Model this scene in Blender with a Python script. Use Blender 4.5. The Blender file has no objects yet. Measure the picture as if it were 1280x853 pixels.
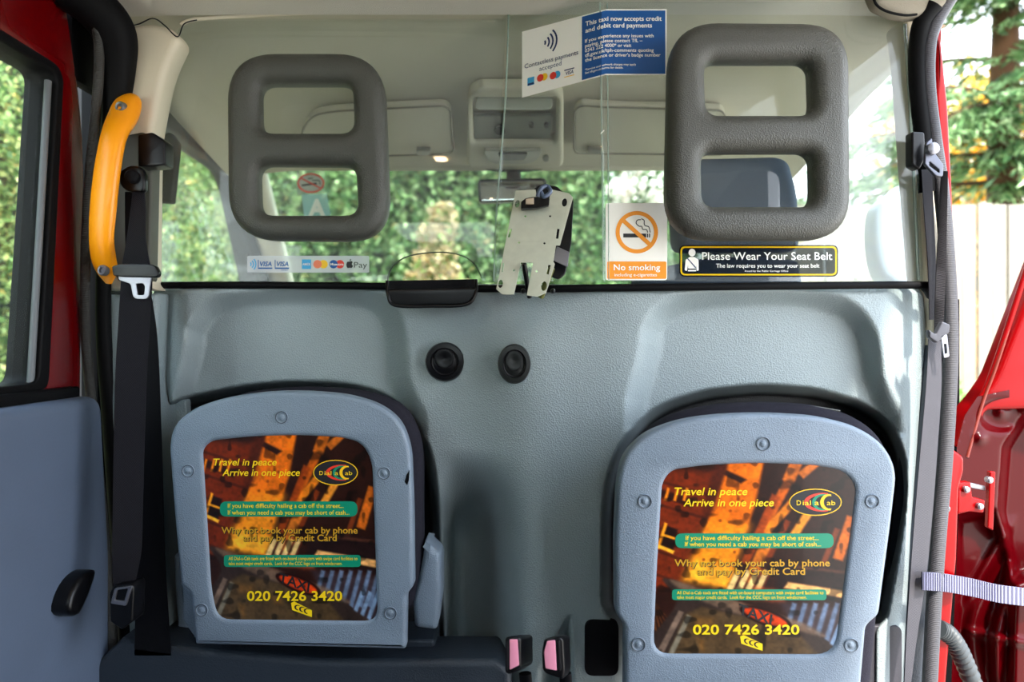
import bpy, bmesh, math, random
import numpy as np
from mathutils import Vector, Matrix

# ------------------------------------------------------------------ camera, world, light
SC = bpy.context.scene
COL = SC.collection
F = 853.333          # focal length in pixels of the 1280x853 frame
CZ = 0.95            # eye height above the cab floor
cam_d = bpy.data.cameras.new('camera')
cam = bpy.data.objects.new('camera', cam_d)
COL.objects.link(cam)
cam.location = (0, 0, CZ)
cam.rotation_euler = (math.pi / 2, 0, 0)
cam_d.lens = 24.0
cam_d.sensor_width = 36.0
cam_d.clip_start = 0.02
cam_d.dof.use_dof = True
cam_d.dof.focus_distance = 1.09
cam_d.dof.aperture_fstop = 2.7
SC.camera = cam

world = bpy.data.worlds.new('sky')
SC.world = world
world.use_nodes = True
wn = world.node_tree
wn.nodes.clear()
w_out = wn.nodes.new('ShaderNodeOutputWorld')
w_bg = wn.nodes.new('ShaderNodeBackground')
w_ramp = wn.nodes.new('ShaderNodeValToRGB')
w_sep = wn.nodes.new('ShaderNodeSeparateXYZ')
w_tc = wn.nodes.new('ShaderNodeTexCoord')
wn.links.new(w_tc.outputs['Generated'], w_sep.inputs[0])
wn.links.new(w_sep.outputs['Z'], w_ramp.inputs[0])
wn.links.new(w_ramp.outputs[0], w_bg.inputs[0])
wn.links.new(w_bg.outputs[0], w_out.inputs[0])
w_ramp.color_ramp.elements[0].position = 0.0
w_ramp.color_ramp.elements[0].color = (0.93, 0.96, 1.0, 1)
w_ramp.color_ramp.elements[1].position = 0.8
w_ramp.color_ramp.elements[1].color = (0.66, 0.80, 1.0, 1)
w_bg.inputs[1].default_value = 1.5

sun_d = bpy.data.lights.new('sun', 'SUN')
sun_d.energy = 2.2
sun_d.angle = math.radians(3)
sun_d.color = (1.0, 0.93, 0.82)
sun = bpy.data.objects.new('sun', sun_d)
COL.objects.link(sun)
sun.rotation_euler = Vector((0.25, -0.75, 1.05)).to_track_quat('Z', 'Y').to_euler()

SC.view_settings.view_transform = 'Standard'
SC.view_settings.look = 'None'
SC.view_settings.gamma = 1.0
SC.view_settings.use_curve_mapping = False
SC.view_settings.exposure = 2.3
SC.cycles.max_bounces = 14
SC.cycles.diffuse_bounces = 5
SC.cycles.transparent_max_bounces = 24
SC.cycles.sample_clamp_indirect = 8.0
SC.cycles.caustics_reflective = False
SC.cycles.caustics_refractive = False

random.seed(7)
rng = np.random.default_rng(11)

# ------------------------------------------------------------------ helpers
def lin(c):
    c = c / 255.0
    return c / 12.92 if c <= 0.04045 else ((c + 0.055) / 1.055) ** 2.4

def rgb(r, g, b):
    return (lin(r), lin(g), lin(b), 1.0)

def mat(name, col, rough=0.5, metal=0.0, bump=None, spec=0.5, coat=0.0, var=0.0, alpha=1.0, vary_scale=6.0, emit=0.0):
    m = bpy.data.materials.new(name)
    m.use_nodes = True
    nt = m.node_tree
    b = nt.nodes['Principled BSDF']
    b.inputs['Base Color'].default_value = col
    b.inputs['Roughness'].default_value = rough
    b.inputs['Metallic'].default_value = metal
    b.inputs['Specular IOR Level'].default_value = spec
    b.inputs['Coat Weight'].default_value = coat
    b.inputs['Coat Roughness'].default_value = 0.08
    b.inputs['Alpha'].default_value = alpha
    if emit:
        b.inputs['Emission Color'].default_value = col
        b.inputs['Emission Strength'].default_value = emit
    tc = nt.nodes.new('ShaderNodeTexCoord')
    if var:
        n = nt.nodes.new('ShaderNodeTexNoise')
        n.inputs['Scale'].default_value = vary_scale
        n.inputs['Detail'].default_value = 5
        nt.links.new(tc.outputs['Object'], n.inputs['Vector'])
        mr = nt.nodes.new('ShaderNodeMapRange')
        mr.inputs[1].default_value = 0.3
        mr.inputs[2].default_value = 0.7
        mr.inputs[3].default_value = 1 - var
        mr.inputs[4].default_value = 1 + var
        nt.links.new(n.outputs[0], mr.inputs[0])
        mx = nt.nodes.new('ShaderNodeVectorMath')
        mx.operation = 'SCALE'
        mx.inputs[0].default_value = col[:3]
        nt.links.new(mr.outputs[0], mx.inputs['Scale'])
        nt.links.new(mx.outputs[0], b.inputs['Base Color'])
    if bump:
        kind, scale, strength = bump
        if kind == 'grain':
            t = nt.nodes.new('ShaderNodeTexVoronoi')
            t.inputs['Scale'].default_value = scale
            out = t.outputs['Distance']
        elif kind == 'weave':
            t = nt.nodes.new('ShaderNodeTexWave')
            t.inputs['Scale'].default_value = scale
            t.bands_direction = 'DIAGONAL'
            out = t.outputs['Fac']
        elif kind == 'ribs':
            t = nt.nodes.new('ShaderNodeTexWave')
            t.inputs['Scale'].default_value = scale
            t.bands_direction = 'Z'
            out = t.outputs['Fac']
        else:
            t = nt.nodes.new('ShaderNodeTexNoise')
            t.inputs['Scale'].default_value = scale
            t.inputs['Detail'].default_value = 4
            out = t.outputs[0]
        nt.links.new(tc.outputs['Object'], t.inputs['Vector'])
        bp = nt.nodes.new('ShaderNodeBump')
        bp.inputs['Strength'].default_value = strength
        bp.inputs['Distance'].default_value = 0.002
        nt.links.new(out, bp.inputs['Height'])
        nt.links.new(bp.outputs[0], b.inputs['Normal'])
    return m

def clear_mat(name, tint, haze, hazecol=(0.8, 0.84, 0.84, 1), rough=0.0, ior=1.45):
    """thin clear sheet: lets light through, mirrors by the angle, and carries a film of dust, thicker where reflection glare is painted in"""
    m = bpy.data.materials.new(name)
    m.use_nodes = True
    nt = m.node_tree
    nt.nodes.clear()
    o = nt.nodes.new('ShaderNodeOutputMaterial')
    tr = nt.nodes.new('ShaderNodeBsdfTransparent')
    tr.inputs[0].default_value = tint
    gl = nt.nodes.new('ShaderNodeBsdfGlossy')
    gl.inputs['Roughness'].default_value = rough
    df = nt.nodes.new('ShaderNodeBsdfDiffuse')
    df.inputs[0].default_value = hazecol
    fr = nt.nodes.new('ShaderNodeFresnel')
    ge = nt.nodes.new('ShaderNodeNewGeometry')
    im = nt.nodes.new('ShaderNodeMapRange')      # the far face of the sheet must not mirror from inside
    im.inputs[3].default_value = ior
    im.inputs[4].default_value = 1 / ior
    nt.links.new(ge.outputs['Backfacing'], im.inputs[0])
    nt.links.new(im.outputs[0], fr.inputs[0])
    m1 = nt.nodes.new('ShaderNodeMixShader')
    m2 = nt.nodes.new('ShaderNodeMixShader')
    tc = nt.nodes.new('ShaderNodeTexCoord')
    ns = nt.nodes.new('ShaderNodeTexNoise')
    ns.inputs['Scale'].default_value = 9
    ns.inputs['Detail'].default_value = 6
    nt.links.new(tc.outputs['Object'], ns.inputs['Vector'])
    mr = nt.nodes.new('ShaderNodeMapRange')
    mr.inputs[3].default_value = haze * 0.6
    mr.inputs[4].default_value = haze * 1.4
    nt.links.new(ns.outputs[0], mr.inputs[0])
    nt.links.new(mr.outputs[0], m1.inputs[0])
    nt.links.new(tr.outputs[0], m1.inputs[1])
    nt.links.new(df.outputs[0], m1.inputs[2])
    nt.links.new(fr.outputs[0], m2.inputs[0])
    nt.links.new(m1.outputs[0], m2.inputs[1])
    nt.links.new(gl.outputs[0], m2.inputs[2])
    nt.links.new(m2.outputs[0], o.inputs[0])
    return m

def film_mat(name, col, alpha, rough=0.35):
    m = bpy.data.materials.new(name)
    m.use_nodes = True
    nt = m.node_tree
    b = nt.nodes['Principled BSDF']
    b.inputs['Base Color'].default_value = col
    b.inputs['Roughness'].default_value = rough
    b.inputs['Alpha'].default_value = alpha
    b.inputs['Specular IOR Level'].default_value = 0.08
    return m

def attr_mat(name, rough=0.6, trans=0.0, attr='Col', spec=0.5, coat=0.0):
    m = bpy.data.materials.new(name)
    m.use_nodes = True
    nt = m.node_tree
    b = nt.nodes['Principled BSDF']
    a = nt.nodes.new('ShaderNodeAttribute')
    a.attribute_name = attr
    nt.links.new(a.outputs['Color'], b.inputs['Base Color'])
    b.inputs['Roughness'].default_value = rough
    b.inputs['Specular IOR Level'].default_value = spec
    b.inputs['Coat Weight'].default_value = coat
    if trans:
        tl = nt.nodes.new('ShaderNodeBsdfTranslucent')
        nt.links.new(a.outputs['Color'], tl.inputs[0])
        mx = nt.nodes.new('ShaderNodeMixShader')
        mx.inputs[0].default_value = trans
        nt.links.new(b.outputs[0], mx.inputs[1])
        nt.links.new(tl.outputs[0], mx.inputs[2])
        nt.links.new(mx.outputs[0], nt.nodes['Material Output'].inputs[0])
    return m

def tag(o, label=None, cat=None, group=None, kind=None):
    if label: o['label'] = label
    if cat: o['category'] = cat
    if group: o['group'] = group
    if kind: o['kind'] = kind
    return o

def link(name, me, parent=None):
    o = bpy.data.objects.new(name, me)
    COL.objects.link(o)
    if parent is not None:
        o.parent = parent
        o.matrix_parent_inverse = parent.matrix_world.inverted()
    return o

def empty(name, loc, label=None, cat=None, group=None, kind=None):
    o = bpy.data.objects.new(name, None)
    o.empty_display_size = 0.03
    COL.objects.link(o)
    o.location = loc
    o.matrix_world = Matrix.Translation(Vector(loc))
    return tag(o, label, cat, group, kind)

def mesh_obj(name, verts, faces, m, parent=None, smooth=None):
    me = bpy.data.meshes.new(name)
    me.from_pydata([tuple(v) for v in verts], [], faces)
    ms = m if isinstance(m, (list, tuple)) else [m]
    for x in ms: me.materials.append(x)
    bm = bmesh.new(); bm.from_mesh(me)
    bmesh.ops.recalc_face_normals(bm, faces=bm.faces)
    bm.to_mesh(me); bm.free()
    if smooth is not None:
        me.shade_smooth()
        me.set_sharp_from_angle(angle=math.radians(smooth))
    return link(name, me, parent)

def P(px, py, Y):
    return Vector(((px - 640) / F * Y, Y, CZ - (py - 426.5) / F * Y))

def catmull(pts, n=6, closed=True):
    out = []
    N = len(pts)
    rng_ = range(N) if closed else range(N - 1)
    for i in rng_:
        if closed:
            p0, p1, p2, p3 = pts[(i - 1) % N], pts[i], pts[(i + 1) % N], pts[(i + 2) % N]
        else:
            p0, p1, p2, p3 = pts[max(i - 1, 0)], pts[i], pts[i + 1], pts[min(i + 2, N - 1)]
        for k in range(n):
            t = k / n
            out.append(tuple(0.5 * ((2 * b) + (-a + c) * t + (2 * a - 5 * b + 4 * c - d) * t * t + (-a + 3 * b - 3 * c + d) * t ** 3)
                             for a, b, c, d in zip(p0, p1, p2, p3)))
    if not closed: out.append(tuple(pts[-1]))
    return out

def roundpoly(pts, r, n=6):
    """polygon with each corner rounded; r one number or one per corner"""
    out = []
    N = len(pts)
    rs = r if isinstance(r, (list, tuple)) else [r] * N
    for i in range(N):
        p = Vector(pts[i]); a = Vector(pts[i - 1]) - p; b = Vector(pts[(i + 1) % N]) - p
        rr = min(rs[i], a.length * 0.49, b.length * 0.49)
        if rr < 1e-6:
            out.append(tuple(p)); continue
        s = p + a.normalized() * rr; e = p + b.normalized() * rr
        for k in range(n + 1):
            t = k / n
            q = s * (1 - t) ** 2 + p * 2 * t * (1 - t) + e * t * t
            out.append(tuple(q))
    return out

def rrect(x0, y0, x1, y1, r, n=6):
    return roundpoly([(x0, y0), (x1, y0), (x1, y1), (x0, y1)], r * 1.25, n)

def ell(cx, cy, rx, ry=None, n=28, a0=0.0, a1=360.0, rot=0.0):
    ry = rx if ry is None else ry
    out = []
    full = abs(a1 - a0) >= 359.9
    for k in range(n if full else n + 1):
        a = math.radians(a0 + (a1 - a0) * k / n)
        x, y = rx * math.cos(a), ry * math.sin(a)
        c, s = math.cos(rot), math.sin(rot)
        out.append((cx + x * c - y * s, cy + x * s + y * c))
    return out

def area(p):
    return sum(p[i][0] * p[(i + 1) % len(p)][1] - p[(i + 1) % len(p)][0] * p[i][1] for i in range(len(p))) / 2

def plate_raw(name, outer, holes, thick, bevel, place, m, parent=None, bres=3, sharp=40, edge_m=None):
    """a slab cut to an outline (metres, u right / v up) with holes and rounded rims; place(u, v, d) puts it in the scene, d = depth behind its face"""
    cu = bpy.data.curves.new(name, 'CURVE')
    cu.dimensions = '2D'
    cu.fill_mode = 'BOTH'
    cu.extrude = max(thick / 2 - bevel, 0.00002)
    cu.bevel_depth = bevel
    cu.bevel_resolution = bres
    cu.offset = -bevel
    loops = [(outer, True)] + [(h, False) for h in holes]
    for pts, ccw in loops:
        if (area(pts) > 0) != ccw: pts = pts[::-1]
        sp = cu.splines.new('POLY')
        sp.points.add(len(pts) - 1)
        for q, p in zip(sp.points, pts): q.co = (p[0], p[1], 0, 1)
        sp.use_cyclic_u = True
    tmp = bpy.data.objects.new('tmp', cu)
    COL.objects.link(tmp)
    dg = bpy.context.evaluated_depsgraph_get()
    me = bpy.data.meshes.new_from_object(tmp.evaluated_get(dg))
    bpy.data.objects.remove(tmp); bpy.data.curves.remove(cu)
    bm = bmesh.new(); bm.from_mesh(me)
    bmesh.ops.remove_doubles(bm, verts=bm.verts, dist=1e-6)
    if edge_m is not None:
        for f in bm.faces:
            f.material_index = 1 if abs(f.normal.z) < 0.6 else 0
    else:
        for f in bm.faces: f.material_index = 0
    half = thick / 2
    for v in bm.verts:
        v.co = place(v.co.x, v.co.y, half - v.co.z)
    bmesh.ops.recalc_face_normals(bm, faces=bm.faces)
    bm.to_mesh(me); bm.free()
    me.materials.clear()
    me.materials.append(m)
    if edge_m is not None: me.materials.append(edge_m)
    me.shade_smooth()
    me.set_sharp_from_angle(angle=math.radians(sharp))
    me.name = name
    return link(name, me, parent)

def plate(name, outer, holes, Y, thick, bevel, m, parent=None, lean=None, **kw):
    """slab facing the rear seat: outline as seen from the camera at depth Y. lean(x, z) adds depth."""
    s = Y / F
    cv = lambda pts: [((x - 640) * s, (426.5 - y) * s) for x, y in pts]
    def place(u, v, d):
        dd = lean(u, v) if lean else 0.0
        return Vector((u, Y + d + dd, CZ + v))
    return plate_raw(name, cv(outer), [cv(h) for h in holes], thick, bevel, place, m, parent, **kw)

def surf_plate(name, outer, holes, surf, scale, thick, bevel, m, parent=None, **kw):
    """slab lying on a surface; surf(px, py) -> (point, direction away from the viewer side)"""
    cv = lambda pts: [(x * scale, -y * scale) for x, y in pts]
    def place(u, v, d):
        p, n = surf(u / scale, -v / scale)
        return p + n * d
    return plate_raw(name, cv(outer), [cv(h) for h in holes], thick, bevel, place, m, parent, **kw)

def tube(name, pts, r, m, parent=None, seg=12, smooth_n=6, flat=1.0, flat_axis=None, closed=False):
    """pipe along 3D points; r a number or a list; flat squashes it along flat_axis"""
    pts = [tuple(p) for p in pts]
    N0 = len(pts)
    rs = list(r) if isinstance(r, (list, tuple)) else [r] * N0
    ext = [p + (q,) for p, q in zip(pts, rs)]
    if smooth_n > 1 and N0 > 2: ext = catmull(ext, smooth_n, closed)
    P_ = [Vector(e[:3]) for e in ext]; R_ = [e[3] for e in ext]
    n = len(P_)
    verts, faces = [], []
    prev = None
    for i in range(n):
        if closed: t = (P_[(i + 1) % n] - P_[i - 1]).normalized()
        else: t = (P_[min(i + 1, n - 1)] - P_[max(i - 1, 0)]).normalized()
        if prev is None:
            a = Vector(flat_axis) if flat_axis else (Vector((0, 1, 0)) if abs(t.y) < 0.9 else Vector((1, 0, 0)))
        else: a = prev
        u = (a - t * a.dot(t)).normalized(); prev = u
        w = t.cross(u)
        for k in range(seg):
            an = 2 * math.pi * k / seg
            verts.append(P_[i] + u * (math.cos(an) * R_[i] * flat) + w * (math.sin(an) * R_[i]))
    for i in range(n if closed else n - 1):
        j = (i + 1) % n
        for k in range(seg):
            faces.append((i * seg + k, i * seg + (k + 1) % seg, j * seg + (k + 1) % seg, j * seg + k))
    if not closed:
        faces.append(tuple(range(seg))[::-1]); faces.append(tuple((n - 1) * seg + k for k in range(seg)))
    return mesh_obj(name, verts, faces, m, parent, smooth=50)

def ribbon(name, rows, thick, m, parent=None, n=8):
    """webbing facing the camera: rows of (px left, px right, py, Y left, Y right)"""
    rows = catmull(rows, n, closed=False)
    verts, faces = [], []
    for (a, b, y, ya, yb) in rows:
        p, q = P(a, y, ya), P(b, y, yb)
        off = Vector((0, thick, 0))
        verts += [p, q, q + off, p + off]
    for i in range(len(rows) - 1):
        o = i * 4
        for k in range(4):
            faces.append((o + k, o + (k + 1) % 4, o + 4 + (k + 1) % 4, o + 4 + k))
    faces.append((0, 1, 2, 3)); o = (len(rows) - 1) * 4; faces.append((o, o + 1, o + 2, o + 3))
    return mesh_obj(name, verts, faces, m, parent, smooth=40)

def box(name, c, s, m, parent=None, bevel=0.0, rot=None, seg=2):
    bm = bmesh.new()
    bmesh.ops.create_cube(bm, size=1.0)
    bmesh.ops.scale(bm, vec=s, verts=bm.verts)
    if bevel:
        bmesh.ops.bevel(bm, geom=bm.edges[:], offset=bevel, segments=seg, profile=0.6, affect='EDGES')
    if rot: bmesh.ops.rotate(bm, cent=(0, 0, 0), matrix=rot, verts=bm.verts)
    bmesh.ops.translate(bm, vec=c, verts=bm.verts)
    me = bpy.data.meshes.new(name)
    bm.to_mesh(me); bm.free()
    me.materials.append(m)
    if bevel:
        me.shade_smooth(); me.set_sharp_from_angle(angle=math.radians(40))
    return link(name, me, parent)

def lathe(name, prof, c, axis, m, parent=None, seg=24, sx=1.0):
    """prof: (radius, along axis)"""
    ax = Vector(axis).normalized()
    u = ax.orthogonal().normalized()
    if abs(ax.y) > 0.7: u = Vector((1, 0, 0)) - ax * ax.x; u.normalize()
    w = ax.cross(u)
    verts, faces = [], []
    for r_, h in prof:
        for k in range(seg):
            a = 2 * math.pi * k / seg
            verts.append(Vector(c) + ax * h + u * math.cos(a) * r_ * sx + w * math.sin(a) * r_)
    for i in range(len(prof) - 1):
        for k in range(seg):
            faces.append((i * seg + k, i * seg + (k + 1) % seg, (i + 1) * seg + (k + 1) % seg, (i + 1) * seg + k))
    faces.append(tuple(range(seg))); faces.append(tuple((len(prof) - 1) * seg + k for k in range(seg)))
    return mesh_obj(name, verts, faces, m, parent, smooth=35)

# ---- flat print: polygons and lettering gathered onto one mesh, laid on a surface
_font = {}
def text_tris(s, bold=0.0, shear=0.0):
    key = (s, bold, shear)
    if key in _font: return _font[key]
    cu = bpy.data.curves.new('t', 'FONT')
    cu.body = s; cu.size = 1.0; cu.resolution_u = 3
    cu.offset = bold; cu.shear = shear
    o = bpy.data.objects.new('t', cu); COL.objects.link(o)
    dg = bpy.context.evaluated_depsgraph_get()
    me = bpy.data.meshes.new_from_object(o.evaluated_get(dg))
    vs = [(v.co.x, v.co.y) for v in me.vertices]
    fs = [tuple(p.vertices) for p in me.polygons]
    bpy.data.objects.remove(o); bpy.data.curves.remove(cu); bpy.data.meshes.remove(me)
    _font[key] = (vs, fs)
    return vs, fs

class Print:
    def __init__(self, surf, warp=None):
        self.s = surf; self.w = warp or (lambda x, y: (x, y)); self.v = []; self.f = []; self.mi = []; self.ms = []; self.g = []; self.cur = 0
    def _m(self, m):
        if m not in self.ms: self.ms.append(m)
        return self.ms.index(m)
    def poly(self, pts, m, lift=0.0004, warp=True):
        o = len(self.v)
        for x, y in pts:
            if warp: x, y = self.w(x, y)
            p, n = self.s(x, y); self.v.append(p - n * lift)
        self.f.append(tuple(range(o, o + len(pts)))); self.mi.append(self._m(m))
    def ring(self, a, b, m, lift=0.0006, closed=True):
        o = len(self.v); n = len(a)
        for x, y in list(a) + list(b):
            x, y = self.w(x, y)
            p, nn = self.s(x, y); self.v.append(p - nn * lift)
        for k in range(n if closed else n - 1):
            j = (k + 1) % n
            self.f.append((o + k, o + j, o + n + j, o + n + k)); self.mi.append(self._m(m))
    def stroke(self, pts, w, m, lift=0.0006):
        a, b = [], []
        for i, p in enumerate(pts):
            q0 = Vector(pts[max(i - 1, 0)]); q1 = Vector(pts[min(i + 1, len(pts) - 1)])
            t = (q1 - q0).normalized(); nn = Vector((-t.y, t.x)) * w / 2
            a.append((p[0] + nn.x, p[1] + nn.y)); b.append((p[0] - nn.x, p[1] - nn.y))
        self.ring(a, b, m, lift, closed=False)
    def text(self, s, x0, x1, base, cap, m, bold=0.0, shear=0.0, lift=0.0008):
        self.part()
        vs, fs = text_tris(s, bold, shear)
        xs = [v[0] for v in vs]; mn, mx = min(xs), max(xs)
        k = (x1 - x0) / (mx - mn); ky = cap / 0.70
        o = len(self.v)
        for x, y in vs:
            X, Yy = self.w(x0 + (x - mn) * k, base - y * ky)
            p, n = self.s(X, Yy); self.v.append(p - n * lift)
        for f in fs:
            self.f.append(tuple(i + o for i in f)); self.mi.append(self._m(m))
    def part(self):
        self._sync(); self.cur += 1
    def _sync(self):
        self.g += [self.cur] * (len(self.f) - len(self.g))
    def build(self, name, parent):
        self._sync()
        out = None
        for g in sorted(set(self.g)):
            fs = [f for f, k in zip(self.f, self.g) if k == g]; mi = [f for f, k in zip(self.mi, self.g) if k == g]
            used = sorted({i for f in fs for i in f}); remap = {u: i for i, u in enumerate(used)}
            ms = sorted(set(mi))
            me = bpy.data.meshes.new(name)
            me.from_pydata([tuple(self.v[u]) for u in used], [], [tuple(remap[i] for i in f) for f in fs])
            for m in ms: me.materials.append(self.ms[m])
            me.polygons.foreach_set('material_index', [ms.index(m) for m in mi])
            bm = bmesh.new(); bm.from_mesh(me)
            bmesh.ops.triangulate(bm, faces=[f for f in bm.faces if len(f.verts) > 4])
            bm.to_mesh(me); bm.free()
            out = link(name, me, parent)
        return out

def smoothstep(a, b, x):
    t = np.clip((x - a) / (b - a), 0, 1)
    return t * t * (3 - 2 * t)

def sdf_poly(X, Y, poly):
    """signed distance to a polygon, negative inside (numpy)"""
    d = np.full(X.shape, 1e9); ins = np.zeros(X.shape, bool)
    n = len(poly)
    for i in range(n):
        x0, y0 = poly[i]; x1, y1 = poly[(i + 1) % n]
        ex, ey = x1 - x0, y1 - y0
        wx, wy = X - x0, Y - y0
        L = ex * ex + ey * ey
        if L < 1e-12: continue
        t = np.clip((wx * ex + wy * ey) / L, 0, 1)
        d = np.minimum(d, (wx - ex * t) ** 2 + (wy - ey * t) ** 2)
        c = ((y0 > Y) != (y1 > Y))
        if y1 != y0:
            ins ^= c & (X < (x1 - x0) * (Y - y0) / (y1 - y0) + x0)
    return np.where(ins, -1, 1) * np.sqrt(d)

def snap(X, Y, poly, sd, step):
    """move the grid points just outside an outline onto it, so its edge is clean"""
    X = X.copy(); Y = Y.copy()
    m = (sd > 0) & (sd < step * 1.45)
    xs, ys = X[m], Y[m]
    best = np.full(xs.shape, 1e9); bx = xs.copy(); by = ys.copy()
    for i in range(len(poly)):
        x0, y0 = poly[i]; x1, y1 = poly[(i + 1) % len(poly)]
        ex, ey = x1 - x0, y1 - y0; L = ex * ex + ey * ey
        if L < 1e-12: continue
        t = np.clip(((xs - x0) * ex + (ys - y0) * ey) / L, 0, 1)
        qx, qy = x0 + t * ex, y0 + t * ey
        d = (xs - qx) ** 2 + (ys - qy) ** 2
        k = d < best
        best[k] = d[k]; bx[k] = qx[k]; by[k] = qy[k]
    X[m] = bx; Y[m] = by
    return X, Y, sd < step * 1.45

def grid_mesh(name, V, m, parent=None, keep=None, cols=None, smooth=True):
    """V: (rows, cols, 3) array"""
    r, c, _ = V.shape
    idx = np.arange(r * c).reshape(r, c)
    q = np.stack([idx[:-1, :-1], idx[1:, :-1], idx[1:, 1:], idx[:-1, 1:]], -1).reshape(-1, 4)
    if keep is not None:
        k = (keep[:-1, :-1] & keep[1:, :-1] & keep[1:, 1:] & keep[:-1, 1:]).reshape(-1)
        q = q[k]
    me = bpy.data.meshes.new(name)
    me.vertices.add(r * c); me.vertices.foreach_set('co', V.reshape(-1).astype(np.float32))
    me.loops.add(q.size); me.loops.foreach_set('vertex_index', q.reshape(-1).astype(np.int32))
    me.polygons.add(len(q))
    me.polygons.foreach_set('loop_start', np.arange(0, q.size, 4, dtype=np.int32))
    if cols is not None:
        a = me.color_attributes.new('Col', 'FLOAT_COLOR', 'POINT')
        a.data.foreach_set('color', cols.reshape(-1).astype(np.float32))
    me.update(calc_edges=True); me.validate()
    if smooth: me.shade_smooth()
    me.materials.append(m)
    return link(name, me, parent)

# ------------------------------------------------------------------ materials
M = {}
M['partition'] = mat('grained_grey_vinyl', rgb(148, 160, 163), 0.47, bump=('grain', 420, 0.4), var=0.05)
M['seat_plastic'] = mat('blue_grey_plastic', rgb(119, 133, 148), 0.40, bump=('grain', 600, 0.3), var=0.07, vary_scale=9)
M['pillar_grey'] = mat('grey_pillar_vinyl', rgb(142, 156, 160), 0.42, bump=('grain', 420, 0.35))
M['plinth'] = mat('dark_blue_grey_plastic', rgb(44, 52, 62), 0.5, bump=('grain', 400, 0.2), var=.1)
M['door_trim'] = mat('door_trim_plastic', rgb(86, 99, 120), 0.5, bump=('noise', 300, 0.12), var=0.10, vary_scale=5)
M['cream'] = mat('cream_trim_plastic', rgb(214, 203, 180), 0.5, bump=('noise', 250, 0.08))
M['headliner'] = mat('headliner_fabric', rgb(205, 199, 190), 0.95, bump=('noise', 700, 0.5), spec=0.1)
M['front_headliner'] = mat('front_headliner_fabric', rgb(196, 189, 170), 0.95, bump=('noise', 700, 0.3), spec=0.1)
M['rubber'] = mat('black_rubber', rgb(9, 9, 11), 0.6, bump=('noise', 200, 0.1), spec=0.12)
M['floor'] = mat('black_floor_mat', rgb(30, 30, 32), .8)
M['rear'] = mat('dark_rear_lining', rgb(48, 48, 52), .9)
M['seal'] = mat('ribbed_grey_seal', rgb(66, 65, 70), 0.6, bump=('ribs', 160, 0.5))
M['black'] = mat('black_plastic', rgb(10, 10, 13), 0.33, spec=0.3)
M['black_matte'] = mat('black_matte_plastic', rgb(13, 13, 17), 0.7, bump=('noise', 300, 0.3), spec=0.15)
M['vent'] = mat('vent_plastic', rgb(26, 28, 27), 0.4, spec=0.4)
M['foam'] = mat('headrest_foam_skin', rgb(70, 70, 65), 0.42, bump=('grain', 500, 0.4))
M['fabric'] = mat('charcoal_seat_fabric', rgb(40, 39, 47), 0.95, bump=('noise', 900, 0.6), spec=0.1, var=0.15, vary_scale=300)
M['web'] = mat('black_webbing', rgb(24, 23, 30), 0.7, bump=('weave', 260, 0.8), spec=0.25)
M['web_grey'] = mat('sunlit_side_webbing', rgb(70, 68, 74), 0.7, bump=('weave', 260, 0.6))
M['steel'] = mat('bright_steel', rgb(140, 140, 148), 0.36, metal=0.8)
M['zinc'] = mat('zinc_plated_steel', rgb(186, 188, 170), 0.45, metal=0.25, var=0.06, vary_scale=60)
M['orange'] = mat('orange_grab_plastic', rgb(255, 158, 4), 0.4, coat=0.15)
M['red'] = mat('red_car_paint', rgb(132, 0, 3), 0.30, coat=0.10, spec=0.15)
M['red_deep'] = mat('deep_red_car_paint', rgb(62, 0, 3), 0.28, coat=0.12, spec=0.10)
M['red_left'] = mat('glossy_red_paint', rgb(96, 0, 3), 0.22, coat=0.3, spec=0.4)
M['pink'] = mat('pink_button', rgb(235, 150, 175), 0.4)
M['perspex'] = clear_mat('dusty_glare_perspex', (0.965, 0.985, 0.975, 1), 0.05)  # dust haze, raised to paint the milky reflection of the bright doorway
M['perspex_edge'] = mat('perspex_edge', rgb(176, 196, 184), 0.2, alpha=0.45)
M['glass'] = clear_mat('tinted_car_glass', (0.86, 0.93, 0.89, 1), 0.015)
M['glass_clear'] = clear_mat('door_glass', (0.93, 0.97, 0.95, 1), 0.01)
M['white'] = mat('white_print', rgb(253, 250, 242), 0.4)
M['blue'] = mat('blue_print', rgb(4, 84, 155), 0.4)
M['ink'] = mat('dark_blue_ink', rgb(20, 45, 95), 0.4)
M['blackink'] = mat('black_ink', rgb(22, 20, 24), 0.5)
M['orangeink'] = mat('orange_print', rgb(250, 155, 25), 0.4)
M['redink'] = mat('red_print', rgb(225, 55, 35), 0.4)
M['yellowink'] = mat('yellow_print', rgb(248, 196, 20), 0.4)
M['posteryellow'] = mat('poster_yellow', rgb(255, 215, 20), 0.4)
M['pinkyorange'] = mat('coral_print', rgb(240, 130, 90), 0.4)
M['green'] = mat('green_print', rgb(0, 138, 104), 0.4)
M['cyan'] = mat('light_blue_print', rgb(60, 165, 215), 0.4)
M['skyblue'] = mat('pale_blue_print', rgb(150, 215, 225), 0.4)
M['navyfilm'] = film_mat('navy_film', rgb(2, 14, 30), 0.84)
M['yellowfilm'] = film_mat('yellow_film', rgb(230, 190, 10), 0.9)
M['blackfilm'] = film_mat('black_film', rgb(10, 10, 14), 0.86)
M['whitefilm'] = film_mat('white_film', rgb(232, 236, 240), 0.66)
M['brown_bark'] = mat('brown_bark', rgb(92, 62, 40), 0.9, bump=('noise', 30, 1.0), var=0.3)
M['leafcol'] = attr_mat('leaf_colours', 0.55, trans=0.35)
M['poster'] = attr_mat('poster_print', 0.3, spec=0.3, coat=0.08)

def flat(Y, off=0.0):
    return lambda px, py: (P(px, py, Y), Vector((0, 1, 0)))

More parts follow.
